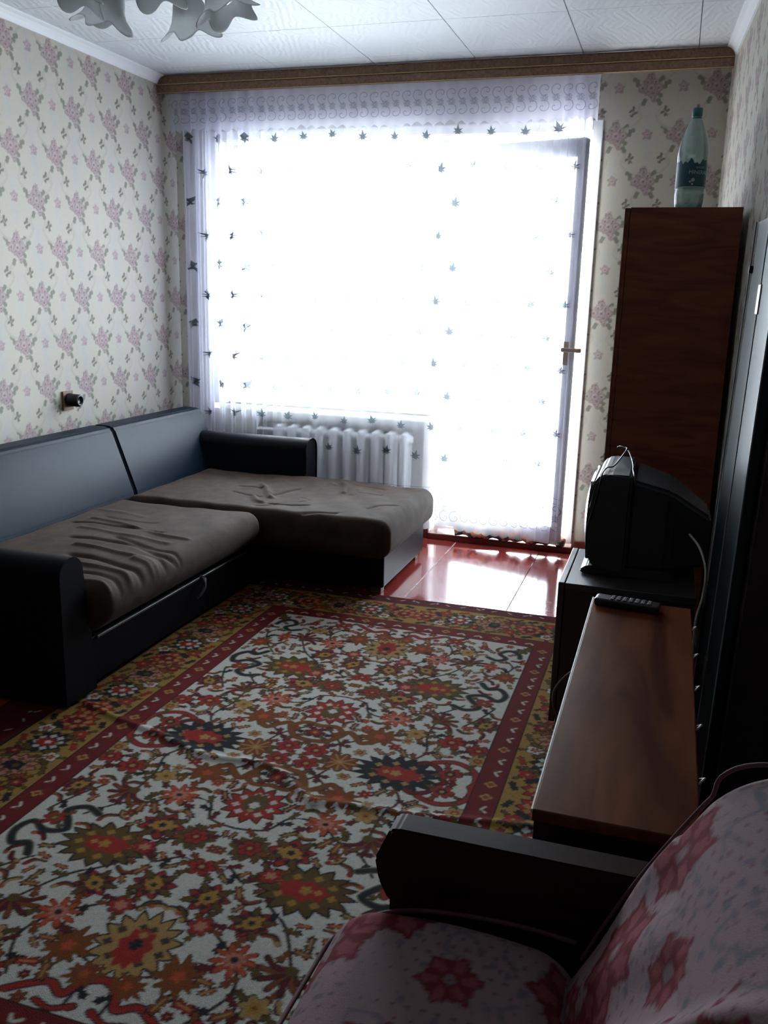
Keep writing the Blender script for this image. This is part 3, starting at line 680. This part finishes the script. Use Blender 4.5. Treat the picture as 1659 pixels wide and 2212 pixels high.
Z = .008+.0012*np.sin(X*9+Y*4)+.0015*np.sin(Y*7-X*3)
def ridge(Z, P, h, sg):
    P = np.array(curve(P, 5)); D2 = np.full(X.shape, 9.)
    for a, b_ in zip(P[:-1], P[1:]):
        d = b_-a; L2 = d@d; t_ = np.clip(((X-a[0])*d[0]+(Y-a[1])*d[1])/L2, 0, 1); D2 = np.minimum(D2, (X-a[0]-t_*d[0])**2+(Y-a[1]-t_*d[1])**2)
    return Z+h*np.exp(-D2/(2*sg*sg))
RIDGES = [([(-1.75, 2.33), (-1.60, 2.27), (-1.40, 2.22), (-1.22, 2.16), (-1.09, 2.17), (-.99, 2.16), (-.89, 2.09), (-.81, 2.02)], .008, .012), ([(-.81, 2.04), (-.72, 2.05), (-.62, 2.06), (-.52, 2.07), (-.38, 2.10), (-.15, 2.13)], .007, .012)]
for a in RIDGES: Z = ridge(Z, *a)
edge = np.minimum(np.minimum(X-X0, X1-X), np.minimum(Y-Y0, Y1-Y)); Z = np.where(edge < .004, .001, Z)
rg = link('rug', grid_mesh('rug', np.stack([X, Y, Z], -1), C), M_rug, None, True)
setp(rg, 'large wrinkled carpet with red, olive and navy flowers on white ground, yellow floral border', 'rug')

# ------------------------------------------------------------------ sofa
So = thing('corner_sofa', (-2.1, 3.4, 0), 'L-shaped corner sofa in black leatherette with brown velvet seats along the left wall', 'sofa')
# seat base and chaise base
box('seat_base', (-2.72, 2.427, .03), (-1.79, 3.76, .195), M_leather, So, .012, 3)
box('chaise_base', (-2.72, 3.775, .035), (-1.175, 4.47, .20), M_leather, So, .012, 3)
box('chrome_edge', (-1.792, 2.46, .187), (-1.784, 3.60, .1955), mat('edge_trim', (.25, .25, .26), .3, metal=.8), So, .001, 1)
for x, y in ((-1.22, 4.42), (-1.22, 3.83), (-2.6, 4.4), (-2.6, 2.5), (-1.85, 2.6)):
    box('foot', (x-.025, y-.025, .0105 if x < -1.3 and y < 3.7 else 0), (x+.025, y+.025, .04), M_grey, So, .004)
def wrink(lines, tuck=0):
    Ls = [(np.array(curve(P_, 4)), h, s_) for P_, h, s_ in lines]
    def f(P, a, b_):
        P = P.copy(); top = smooth(a[2]+.06, b_[2]-.01, P[:, 2])
        P[:, 2] += top*(.006*np.sin(P[:, 0]*7+1)*np.sin(P[:, 1]*6)+.0015*np.sin(P[:, 0]*31+P[:, 1]*23))
        P[:, 0] -= tuck*(1-smooth(a[2], a[2]+.11, P[:, 2]))*(P[:, 0] > (a[0]+b_[0])/2)
        for L_, h, s_ in Ls:
            D2 = np.full(len(P), 9.)
            for p0, p1 in zip(L_[:-1], L_[1:]):
                d = p1-p0; t_ = np.clip(((P[:, 0]-p0[0])*d[0]+(P[:, 1]-p0[1])*d[1])/max(d@d, 1e-9), 0, 1)
                D2 = np.minimum(D2, (P[:, 0]-p0[0]-t_*d[0])**2+(P[:, 1]-p0[1]-t_*d[1])**2)
            P[:, 2] += top*h*1.5*np.exp(-D2/(2*s_*s_))
        return P
    return f
WR1 = [
    ([(-2.361, 3.129), (-2.243, 3.149), (-2.102, 3.133), (-1.933, 3.117)], -0.005, 0.007),
    ([(-2.32, 3.211), (-2.196, 3.201), (-2.036, 3.131), (-1.881, 3.082), (-1.781, 3.069)], 0.005, 0.008),
    ([(-2.21, 2.913), (-2.067, 2.919), (-1.927, 2.913), (-1.765, 2.842), (-1.691, 2.873)], -0.006, 0.009),
    ([(-2.125, 2.828), (-1.98, 2.813), (-1.833, 2.789), (-1.675, 2.716)], 0.006, 0.009),
    ([(-2.065, 2.716), (-1.931, 2.701), (-1.773, 2.653), (-1.665, 2.591), (-1.572, 2.453)], -0.008, 0.01),
    ([(-1.993, 2.629), (-1.87, 2.613), (-1.739, 2.581), (-1.626, 2.487), (-1.556, 2.368)], 0.007, 0.009),
    ([(-1.832, 2.766), (-1.73, 2.716), (-1.654, 2.659), (-1.568, 2.55), (-1.523, 2.454)], 0.006, 0.008),
    ([(-1.926, 2.546), (-1.834, 2.542), (-1.728, 2.504), (-1.622, 2.432), (-1.544, 2.321)], -0.006, 0.008),
    ([(-1.852, 2.454), (-1.758, 2.453), (-1.682, 2.426), (-1.61, 2.347)], 0.006, 0.008),
    ([(-1.799, 2.827), (-1.675, 2.762), (-1.6, 2.681)], -0.005, 0.008),
    ([(-2.048, 2.982), (-1.849, 2.907), (-1.708, 2.89), (-1.602, 2.792)], -0.005, 0.006),
    ([(-2.294, 3.272), (-2.14, 3.242), (-2.034, 3.256)], -0.003, 0.006),
    ([(-1.761, 2.339), (-1.722, 2.364), (-1.678, 2.355)], 0.005, 0.007),
    ([(-2.276, 3.058), (-2.123, 3.035), (-1.97, 3.016), (-1.828, 2.994)], 0.004, 0.009),
    ([(-2.421, 3.355), (-2.308, 3.369), (-2.156, 3.333)], 0.002, 0.01),
]
WR2 = [
    ([(-1.951, 4.127), (-1.888, 4.043), (-1.828, 3.942), (-1.797, 3.894)], 0.01, 0.011),
    ([(-1.878, 3.877), (-1.824, 3.801), (-1.787, 3.779)], 0.008, 0.009),
    ([(-1.82, 3.945), (-1.792, 4.022), (-1.747, 4.13)], -0.006, 0.006),
    ([(-2.043, 4.062), (-1.98, 4.068), (-1.916, 4.053)], -0.005, 0.005),
    ([(-2.01, 3.923), (-1.917, 3.901), (-1.849, 3.891)], -0.005, 0.005),
    ([(-1.751, 3.776), (-1.665, 3.795), (-1.569, 3.811)], -0.006, 0.006),
    ([(-1.793, 3.718), (-1.74, 3.734), (-1.708, 3.795)], -0.004, 0.006),
    ([(-1.589, 4.342), (-1.544, 4.269), (-1.507, 4.131)], 0.007, 0.01),
    ([(-1.645, 4.316), (-1.614, 4.283)], 0.004, 0.008),
    ([(-1.656, 3.957), (-1.605, 3.92), (-1.635, 3.866)], -0.003, 0.005),
    ([(-1.278, 3.836), (-1.244, 3.907), (-1.177, 3.956)], -0.004, 0.006),
    ([(-1.459, 4.11), (-1.468, 4.236)], 0.004, 0.009),
    ([(-1.511, 4.331), (-1.425, 4.324), (-1.343, 4.294)], -0.003, 0.005),
    ([(-1.434, 4.164), (-1.315, 4.154)], -0.003, 0.005),
    ([(-1.528, 3.671), (-1.39, 3.715)], -0.006, 0.008),
]
soft('seat_cushion', (-2.46, 2.395, .20), (-1.705, 3.615, .385), (.06, .06, .065), .0085, M_velvet, So, wrink(WR1, .065))
soft('chaise_cushion', (-2.46, 3.635, .205), (-1.115, 4.465, .388), (.06, .05, .065), .0085, M_velvet, So, wrink(WR2))
# backrests, leaning, two panels
def backp(y0, y1):
    prof = [(-2.44, .30), (-2.45, .38), (-2.565, .685), (-2.585, .700), (-2.68, .702), (-2.70, .685), (-2.71, .06), (-2.60, .06)]
    return prism('backrest', prof, 1, y0, y1, M_leathb, So, .010, 3, False)
backp(2.40, 3.735); backp(3.745, 4.615)
# far arm bolster and near arm, rounded tops
def armp(name, x0, x1, y0, y1, zt, zb):
    n = 20; r = (y1-y0)/2; pts = [(y0, zb), (y1, zb)]
    for i in range(n+1): a = PI*i/n; pts.append(((y0+y1)/2+r*math.cos(a), zt-r*.75+r*.75*math.sin(a)))
    return prism(name, pts, 0, x0, x1, M_leather, So, 0, 3, False)
armp('armrest', -2.70, -1.86, 4.478, 4.635, .578, .05)
pts = [(2.262, .02), (2.262, .45)]+[(2.322+.060*math.cos(a), .455+.058*math.sin(a)) for a in np.linspace(PI, 0, 20)]+[(2.392, .36), (2.415, .18), (2.425, .02)]
prism('armrest', pts, 0, -2.70, -1.772, M_leather, So, 0, 3, False)
for x in (-1.857,):
    pts = []
    for i in range(11): a = PI*i/10; pts.append((x, 4.556+.079*math.cos(a), .578-.059+.059*math.sin(a)))
    pts = [(x, 4.635, .22)]+pts+[(x, 4.478, .39)]
    tube('piping', pts, .004, M_leather, So)
V, F = tubeg(spline([(-1.785, 3.17, .192), (-1.768, 3.165, .190), (-1.755, 3.155, .165), (-1.762, 3.135, .135), (-1.775, 3.12, .120)], 5), .006, 6)
nm('pull_loop', V, F, mat('loop_tape', (.10, .095, .09), .8), So, True)
tube('pull_loop', spline([(-1.785, 3.185, .192), (-1.765, 3.175, .188), (-1.757, 3.150, .16), (-1.768, 3.125, .128)], 5), .005, M_grey, So)
# smoothing of the curved leather parts
for o_ in So.children:
    if o_.name.startswith(('armrest', 'backrest')):
        m_ = o_.data; m_.shade_smooth(); m_.set_sharp_from_angle(angle=math.radians(35))

# ------------------------------------------------------------------ wall thermostat-like socket
Sk = thing('wall_socket', (XL, 3.78, .81), 'black round barrel-shaped socket on a small wooden plate, left wall above the sofa', 'socket')
box('wooden_plate', (XL, 3.722, .762), (XL+.010, 3.80, .856), mat('plate_wood', (.20, .11, .06), .6), Sk, .002)
lathe('socket_body', [(.034, 0), (.034, .012), (.031, .014), (.031, .058), (.026, .064), (.020, .064), (.018, .056), (0, .056)], (XL+.010, 3.766, .812), M_black, Sk, 28, (1, 0, 0))
tube('lens_rim', [(XL+.0745, 3.766+.023*math.cos(a), .812+.023*math.sin(a)) for a in np.linspace(0, 2*PI, 24, endpoint=False)], .0018, M_grey, Sk, 6, True)

# ------------------------------------------------------------------ tall cupboard by the window, bottle on it
Wd = thing('tall_cupboard', (0, 3.7, 0), 'tall dark red-brown veneered cupboard with plain side, right of the balcony door', 'cupboard')
wx0, wx1, wy0, wy1, wz = -.214, .186, 3.50, 3.95, 1.685
box('side_panel', (wx0+.02, wy0, .0125), (wx1, wy0+.018, wz), M_wood, Wd, .0012, 1)
box('carcass', (wx0+.02, wy0+.018, .05), (wx1-.02, wy1, wz), M_wdark, Wd, .001, 1)
box('door', (wx0, wy0+.001, .06), (wx0+.0185, (wy0+wy1)/2-.001, wz-.002), M_wood, Wd, .0012, 1)
box('door', (wx0, (wy0+wy1)/2+.001, .06), (wx0+.0185, wy1, wz-.002), M_wood, Wd, .0012, 1)
box('door_edging', (wx0, wy0-.0008, .06), (wx0+.003, wy0+.001, wz-.002), mat('edge_brown', (.20, .13, .11), .4), Wd, 0)
B = thing('water_bottle', (.002, 3.64, wz), 'empty green plastic water bottle with dark teal label and cap, on top of the cupboard', 'bottle')
bx, by = .002, 3.64
pr_ = [(.040, 0), (.047, .006), (.051, .03), (.053, .06), (.0515, .072), (.053, .078), (.053, .16), (.0545, .185), (.053, .21), (.047, .245), (.037, .275), (.026, .300), (.0165, .318), (.0165, .332)]
lathe('bottle_body', pr_, (bx, by, wz), M_pet, B, 40)
lathe('cap', [(.0185, .315), (.0185, .319), (.0165, .320), (.0165, .322), (.0182, .323), (.0182, .350), (.016, .352), (0, .352)], (bx, by, wz), M_cap, B, 24)
# label with jagged mountain top edge, wraps the body
V = []; F = []; n = 60
def pk(t_): return .150+.012*abs(math.sin(t_*3.1+.4))+.014*(abs(((t_*2.6) % 1)*2-1))+.006*math.sin(t_*7)
for i in range(n+1):
    t_ = i/n*2*PI; c, s_ = math.cos(t_)*.0538, math.sin(t_)*.0538; zt = pk(t_ if i < n else 0)
    V += [(bx+c, by+s_, wz+.080), (bx+c, by+s_, wz+min(zt, .158)), (bx+c*(1.0+.012*(zt > .16)), by+s_, wz+zt)]
    if i: k = 3*i; F += [(k-3, k, k+1, k-2), (k-2, k+1, k+2, k-1)]
lab = nm('label', V, F, M_label, B, True)
lathe('label_seam', [(.0536, .0765), (.0542, .078), (.0536, .0795)], (bx, by, wz), M_print, B, 40)
def wraptext(s, size, zt, ang, parent):
    cu = bpy.data.curves.new('t', 'FONT'); cu.body = s; cu.size = size; cu.align_x = 'CENTER'; cu.extrude = 0
    ob = bpy.data.objects.new('t', cu); COL.objects.link(ob); dg = bpy.context.evaluated_depsgraph_get(); dg.update()
    me = bpy.data.meshes.new_from_object(ob.evaluated_get(dg)); bpy.data.objects.remove(ob)
    for v in me.vertices:
        a = ang+v.co.x/.0545; v.co = Vector((bx+.0545*math.cos(a), by+.0545*math.sin(a), zt+v.co.y))
    return link('lettering', me, M_print, parent)
fa = math.atan2(-3.64, -.0)
wraptext('MINERAL', .0185, wz+.122, fa+.50, lab); wraptext('WATER', .010, wz+.141, fa+.55, lab)
for (da, dz, r) in ((.0, .102, .0065), (-.17, .096, .004), (-.02, .088, .004)):
    V = []; n = 12
    for k in range(n): t_ = 2*PI*k/n; a = fa+.12+da+r*math.cos(t_)/.0545; V.append((bx+.0545*math.cos(a), by+.0545*math.sin(a), wz+dz+r*math.sin(t_)))
    nm('emblem_dot', V, [tuple(range(n))], M_print, lab)

# ------------------------------------------------------------------ television stand, television
Cb = thing('television_stand', (0, 2.9, 0), 'low black-brown stand carrying the old television, beside the rug edge', 'stand')
cx0, cx1, cy0, cy1, cz = -.272, .135, 2.705, 3.13, .50
box('top', (cx0+.022, cy0, cz-.018), (cx1, cy1, cz), M_tvtop, Cb, .0015, 1)
box('side_panel', (cx0+.022, cy0, .0125), (cx1, cy0+.017, cz-.018), M_wdark, Cb, .001, 1); box('side_panel', (cx0+.022, cy1-.017, .0125), (cx1, cy1, cz-.018), M_wdark, Cb, .001, 1)
box('back_panel', (cx1-.012, cy0+.017, .05), (cx1, cy1-.017, cz-.018), M_wdark, Cb, .001, 1); box('bottom_shelf', (cx0+.022, cy0+.017, .05), (cx1-.012, cy1-.017, .068), M_wdark, Cb, .001, 1)
dr = box('door', (cx0, cy0, .03), (cx0+.019, cy1, cz+.001), M_tvtop, Cb, .002, 1)
box('door_handle', (cx0-.012, 2.90, .44), (cx0-.001, 2.98, .456), M_edge, dr, .004)
Tv = thing('television', (-.05, 3.0, cz), 'old dark grey box television with bulging screen facing the sofa side', 'television')
y0, y1, tz = 2.81, 3.19, .832
prof = [(-.165, cz+.02), (-.198, cz+.05), (-.205, .62), (-.205, .72), (-.198, .80), (-.178, tz-.004), (-.15, tz), (-.085, tz), (-.082, tz-.01), (-.082, cz+.03), (-.09, cz+.015)]
tvb = prism('bezel', prof, 1, y0, y1, M_tv, Tv, .008, 3)
bm = bmesh.new()                                                  # tapering rear shell
A = [(-.084, y0+.012, cz+.03), (-.084, y1-.012, cz+.03), (-.084, y1-.012, tz-.012), (-.084, y0+.012, tz-.012)]
Bk = [(.04, y0+.03, cz+.03), (.04, y1-.03, cz+.03), (.04, y1-.035, tz-.045), (.04, y0+.035, tz-.045)]
Cc = [(.165, y0+.09, cz+.045), (.165, y1-.09, cz+.045), (.165, y1-.10, tz-.13), (.165, y0+.10, tz-.13)]
vs = [[bm.verts.new(p_) for p_ in R_] for R_ in (A, Bk, Cc)]
for i in range(2):
    for k in range(4): bm.faces.new((vs[i][k], vs[i][(k+1) % 4], vs[i+1][(k+1) % 4], vs[i+1][k]))
bm.faces.new(vs[0]); bm.faces.new(vs[2]); bmesh.ops.bevel(bm, geom=list(bm.edges), offset=.012, segments=3, affect='EDGES')
sh = bmo('rear_shell', bm, M_tv, Tv)
for k in range(7): box('vent_slot', (-.06+.012*k, y0+.10, tz-.034-.0032*k), (-.054+.012*k, y1-.10, tz-.0215-.0032*k), M_black, sh, .001, 1)
n = 16; P = np.zeros((n, n, 3))                                     # bulging tube glass
for i in range(n):
    for j in range(n):
        a, b_ = i/(n-1)*2-1, j/(n-1)*2-1; P[i, j] = (-.2065-.022*(1-a*a*.85)*(1-b_*b_*.85), (y0+y1)/2+a*.165, .675+b_*.125)
bm = bmesh.new(); vs = [[bm.verts.new(P[i, j]) for j in range(n)] for i in range(n)]
for i in range(n-1):
    for j in range(n-1): bm.faces.new((vs[i][j], vs[i+1][j], vs[i+1][j+1], vs[i][j+1]))
bnd = [e for e in bm.edges if e.is_boundary]; r_ = bmesh.ops.extrude_edge_only(bm, edges=bnd)
for v in [x for x in r_['geom'] if isinstance(x, bmesh.types.BMVert)]: v.co.x = -.198
bmo('screen', bm, M_screen, Tv, True)
prism('foot', [(-.215, cz+.0006), (-.222, cz+.012), (-.20, cz+.028), (-.06, cz+.034), (.06, cz+.030), (.07, cz+.0006)], 1, y0+.02, y1-.02, M_tv, Tv, .004)
for k in range(4): box('button', (-.212, y0+.10+.03*k, cz+.035), (-.198, y0+.115+.03*k, cz+.043), M_grey, tvb, .002, 1)
aw = setp(tube('antenna_wire', spline([(-.205, 2.808, .60), (-.205, 2.803, .66), (-.19, 2.802, .73), (-.178, 2.803, .80), (-.172, 2.815, .836), (-.165, 2.90, .838), (-.145, 2.92, .842), (-.125, 3.03, .862), (-.118, 3.10, .874), (-.15, 3.14, .868), (-.135, 3.12, .875), (-.11, 3.08, .868), (-.09, 2.98, .845), (-.085, 2.90, .837), (-.078, 2.83, .832), (-.07, 2.808, .80)], 6), .0026, M_black),
     'thin bent antenna wire draped over the top of the television', 'wire')
setp(tube('cream_cable', spline([(.10, 2.80, .67), (.13, 2.72, .65), (.150, 2.66, .60), (.148, 2.63, .53), (.135, 2.60, .46), (.14, 2.62, .30), (.15, 2.64, .06), (.16, 2.66, .02)], 8), .0035, M_cablew),
     'cream cable looping down behind the television', 'cable')
setp(tube('hanging_cord', spline([(-.07, 2.42, .34), (-.13, 2.45, .345), (-.19, 2.50, .30), (-.235, 2.55, .23), (-.25, 2.58, .17), (-.235, 2.60, .10), (-.19, 2.60, .04), (-.10, 2.58, .018)], 8), .0035, mat('cord_brown', (.12, .09, .08), .5)),
     'dark looped cord standing out beside the black stand above the rug', 'cord')

# ------------------------------------------------------------------ long low table
Tb = thing('low_table', (-.02, 1.75, 0), 'long narrow polished brown wooden table-chest between armchair and television', 'table')
tx0, tx1, ty0, ty1, tz_ = -.138, .105, 1.235, 2.30, .598
box('table_top', (tx0, ty0, tz_-.02), (tx1, ty1, tz_), M_top, Tb, .0025, 2)
box('pale_edge', (tx0-.002, ty0, tz_-.006), (tx0+.0012, ty1, tz_+.0006), M_edge, Tb, .0005, 1)
box('end_panel', (tx0+.003, ty0+.004, .02), (tx1-.003, ty0+.022, tz_-.02), M_wdark, Tb, .001, 1)
box('end_panel', (tx0+.003, ty1-.022, .02), (tx1-.003, ty1-.004, tz_-.02), M_wdark, Tb, .001, 1)
box('side_panel', (tx0+.003, ty0+.022, .02), (tx0+.02, ty1-.022, tz_-.02), M_wdark, Tb, .001, 1)
box('side_panel', (tx1-.02, ty0+.022, .02), (tx1-.003, ty1-.022, tz_-.02), M_wdark, Tb, .001, 1)
box('plinth', (tx0+.012, ty0+.012, 0), (tx1-.012, ty1-.012, .03), M_wdark, Tb, .001, 1)
for y in (1.42, 1.62, 1.80, 1.98, 2.16):
    tube('clip', [(tx1+.001, y-.008, tz_-.006), (tx1+.010, y, tz_+.002), (tx1+.001, y+.008, tz_-.006)], .0018, M_edge, Tb, 6)
Rm = thing('remote_control', (-.06, 2.235, tz_), 'black remote control with rows of buttons lying on the far end of the low table', 'remote control')
rmat = Matrix.Translation((-.055, 2.243, 0)) @ Matrix.Rotation(math.radians(-7), 4, 'Z')
rbd = box('body', (-.075, -.022, tz_+.0005), (.085, .022, tz_+.022), M_black, Rm, .007, 3, rmat)
for i in range(7):
    for j in range(3):
        box('button', (-.035+i*.015, -.015+j*.011, tz_+.021), (-.026+i*.015, -.008+j*.011, tz_+.0245), M_grey, rbd, .001, 1, rmat)

# ------------------------------------------------------------------ tall glossy cabinet against the wall end
Gc = thing('tall_cabinet', (.2, 2.55, 0), 'tall glossy black cabinet seen almost edge-on at the right wall, bluish sheen', 'cabinet')
tilt = math.radians(1.35)
def TX(bm_o): return bm_o
TM = Matrix.Rotation(tilt, 4, 'Y')
def gbox(n_, a, b_, m_, bev=.004, seg=3, par=None):
    # local coordinates relative to cabinet base, tilted slightly to the wall
    return box(n_, a, b_, m_, par or Gc, bev, seg, Matrix.Translation((.150, 2.795, 0)) @ Matrix.Rotation(math.radians(3.8), 4, 'Z') @ TM @ Matrix.Translation((0, -2.795, 0)))
gbox('carcass', (.032, 2.37, 0), (.075, 2.80, 1.565), M_wdark, .002, 1)
gbox('near_side', (.030, 2.30, 0), (.72, 2.368, 1.565), M_wdark, .002, 1)
d1 = gbox('door', (0.004, 2.56, .03), (.028, 2.795, 1.58), M_gloss, .007, 4); d2 = gbox('door', (0, 2.335, .03), (.028, 2.556, 1.58), M_gloss, .009, 4)
for z in (.30, 1.33): gbox('hinge', (-.004, 2.535, z), (.004, 2.575, z+.075), M_metal, .002, 2, d2)
M_cglint = mat('cabinet_edge_glint', (.16, .19, .21), .35, spec=.4)  # paler colour imitates light caught along the rounded door edges
for yy_ in (2.335, 2.552, 2.79): gbox('edge_glint', (-.0025, yy_, .03), (.001, yy_+.0045, 1.578), M_cglint, .0008, 1, d1 if yy_ > 2.6 else d2)
gbox('knob', (-.006, 2.775, 1.44), (.004, 2.79, 1.46), M_black, .002, 2, d1)
gbox('door_handle', (-.008, 2.74, .46), (.002, 2.756, .53), M_metal, .003, 2, d1)

# ------------------------------------------------------------------ armchair, nearest
Ar = thing('armchair', (-.1, .85, 0), 'old armchair in pink floral fabric with dark wooden armrest, nearest the camera', 'armchair')
fc = Canvas(.62, .62, .003, (.235, .165, .17), wrap=True)
g = random.Random(9)
for i in range(31):
    for j in range(31): fc.disc(i*.02+(.01 if j % 2 else 0), j*.02, .0022, (.10, .045, .05), .9)
for i in range(90): fc.disc(g.uniform(0, .62), g.uniform(0, .62), .006, (.11, .11, .135), .8)
for i in range(26):
    x, y, a = g.uniform(0, .62), g.uniform(0, .62), g.uniform(0, 6.28)
    fc.stroke(curve([(x, y), (x+.03*math.cos(a), y+.03*math.sin(a)), (x+.05*math.cos(a+1), y+.05*math.sin(a+1)), (x+.04*math.cos(a+2), y+.04*math.sin(a+2))]), .006, (.12, .12, .14), .5)
def blossom(x, y, R, ro):
    for k in range(6):
        a = ro+2*PI*k/6; X_, Y_ = x+R*.58*math.cos(a), y+R*.58*math.sin(a)
        fc.polar(X_, Y_, R*.56, lambda t: .86+.13*np.cos(5*t), (.125, .022, .030), rot=a, sx=1.15, sy=.8)
        fc.polar(X_+.1*R*math.cos(a), Y_+.1*R*math.sin(a), R*.36, lambda t: .8+.15*np.cos(5*t), (.23, .065, .078), rot=a, sx=1.1, sy=.7, al=.8)
    for k in range(8): a = 2*PI*k/8; fc.disc(x+.16*R*math.cos(a), y+.16*R*math.sin(a), .0035, (.16, .12, .13))
for x, y, R, ro in [(a_, b__, c_*1.12, d_) for a_, b__, c_, d_ in ((.12, .10, .055, .2), (.20, .17, .058, .9), (.07, .19, .032, 0), (.42, .40, .058, .5), (.49, .33, .05, 1.2), (.36, .49, .036, .3), (.46, .08, .05, .1), (.14, .44, .052, .7), (.23, .52, .04, .2), (.55, .56, .045, 1), (.33, .22, .05, .4), (.30, .04, .035, .2))]: blossom(x, y, R, ro)
def fabcol(P, Nn):
    ax = np.abs(Nn).argmax(1); U_ = np.where(ax == 0, P[:, 2]*1.0, P[:, 0]); V_ = np.where(ax == 1, P[:, 2], P[:, 1])
    i = np.floor(((U_+.50) % .62)/fc.res).astype(int) % fc.nx; j = np.floor(((V_-.93) % .62)/fc.res).astype(int) % fc.ny
    return fc.A[j, i]
def seatd(P, a, b_):
    P = P.copy(); u_ = (P[:, 0]-a[0])/(b_[0]-a[0]); top = smooth(a[2]+.03, b_[2], P[:, 2])
    P[:, 2] += top*(.018*np.sin(np.clip(u_, 0, 1)*PI)-.006+.003*np.sin(P[:, 1]*14)); 
    return P
soft('seat_cushion', (-.400, .55, .28), (-.03, 1.114, .478), (.075, .05, .075), .0042, M_fab, Ar, seatd, fabcol)
# back: sheared soft slab with broad folds
def backd(P, a, b_):
    P = P.copy(); h = (P[:, 2]-a[2])/(b_[2]-a[2]); fr = smooth(b_[0], a[0], P[:, 0])
    P[:, 0] += .215*h-.018*np.sin(np.clip(h, 0, 1)*PI)*fr
    k = P[:, 1]*1.0+P[:, 2]*.55; P[:, 0] += -.012*np.exp(-((k-1.13)/.018)**2)*fr-.009*np.exp(-((k-1.06)/.014)**2)*fr+.005*np.sin(k*38)*fr*(h < .75)
    return P
def backcol(P, Nn):
    return fabcol(P*np.array([1, 1, 1.1])+np.array([0, .12, .30]), Nn)
soft('back_cushion', (-.085, .55, .36), (.05, 1.116, .802), (.065, .05, .065), .0042, M_fab, Ar, backd, backcol)
# piping along the far seams
pp = []
for z in np.linspace(.46, .745, 20): pp.append((-.082+.215*(z-.36)/.442-.018*math.sin((z-.36)/.442*PI)+.004, 1.106, z))
pp += [(.108, 1.104, .772), (.135, 1.10, .795), (.18, 1.10, .803), (.22, 1.10, .79)]
tube('piping', spline(pp, 3), .003, M_pipe, Ar)
tube('piping', spline([(-.404, .60, .42), (-.406, .8, .425), (-.404, 1.0, .42), (-.396, 1.07, .425), (-.36, 1.106, .443), (-.28, 1.116, .470), (-.15, 1.117, .482), (-.05, 1.115, .478)], 6), .0035, M_pipe, Ar)
# wooden arm frame, far side (nearer side outside the frame but built)
for y0_, y1_ in ((1.122, 1.172), (.46, .51)):
    a_ = prism('armrest', [(-.345, .50), (-.352, .535), (-.330, .588), (-.318, .592), (.26, .592), (.26, .47), (-.33, .47)], 1, y0_, y1_, M_arm, Ar, .004, 2)
    box('leg', (-.325, y0_+.008, .0105), (-.285, y1_-.006, .475), M_arm, Ar, .004); box('leg', (.17, y0_+.008, .0105), (.21, y1_-.006, .475), M_arm, Ar, .004)
    box('side_rail', (-.33, y0_+.012, .16), (.22, y0_+.032, .47), M_arm, Ar, .002)
box('seat_frame', (-.36, .515, .17), (.02, 1.115, .285), M_arm, Ar, .004)

# ------------------------------------------------------------------ chandelier
Ch = thing('chandelier', (-1.62, 2.66, ZC), 'five-arm ceiling chandelier with white frosted tulip glass shades, top left', 'chandelier')
hc = Vector((-1.62, 2.66, .03))
lathe('ceiling_cup', [(.055, 0), (.052, -.02), (.03, -.045), (.008, -.05), (0, -.05)], (hc.x, hc.y, ZC-.006), M_white, Ch, 24)
tube('stem', [(hc.x, hc.y, ZC-.05), (hc.x, hc.y, 2.27)], .008, M_white, Ch)
lathe('hub', [(0, .05), (.02, .048), (.038, .03), (.045, 0), (.035, -.025), (.015, -.04), (0, -.042)], (hc.x, hc.y, 2.262), M_shade, Ch, 24)
def rip(r, z, a):
    k = max(0, (z-.055)/.06); return r*(1+.16*k*math.cos(5*a)), z+.012*k*math.sin(5*a+1)
for i in range(5):
    a = math.radians(88+72*i); d = Vector((math.cos(a), math.sin(a), 0))
    s_ = spline([hc+d*.03+Vector((0, 0, 2.262)), hc+d*.09+Vector((0, 0, 2.235)), hc+d*.155+Vector((0, 0, 2.262)), hc+d*.19+Vector((0, 0, 2.275)), hc+d*.205+Vector((0, 0, 2.255))], 5)
    ar = tube('arm', s_, .007, M_white, Ch)
    c = hc+d*.203+Vector((0, 0, 2.262)); axs = (d*.30+Vector((0, 0, -1))).normalized()
    lathe('shade_holder', [(0, -.012), (.022, -.01), (.027, .004), (.024, .016), (0, .016)], c, M_grey, Ch, 20, axs)
    pr2 = [(.022, .006), (.034, .014), (.044, .030), (.048, .050), (.052, .072), (.060, .092), (.074, .108), (.080, .114), (.077, .113), (.072, .106), (.057, .090), (.049, .071), (.045, .050), (.041, .031), (.031, .017), (.02, .010)]
    pr2 = [(q0*1.15, q1*1.08) for q0, q1 in pr2]
    lathe('shade', pr2, c, M_shade, Ch, 60, axs, rip)
    lathe('bulb', [(0, .012), (.010, .014), (.012, .03), (.024, .055), (.027, .07), (.020, .088), (0, .095)], c, mat('bulb_glass', (.85, .85, .8), .15) if i == 0 else bpy.data.materials['bulb_glass'], Ch, 20, axs)
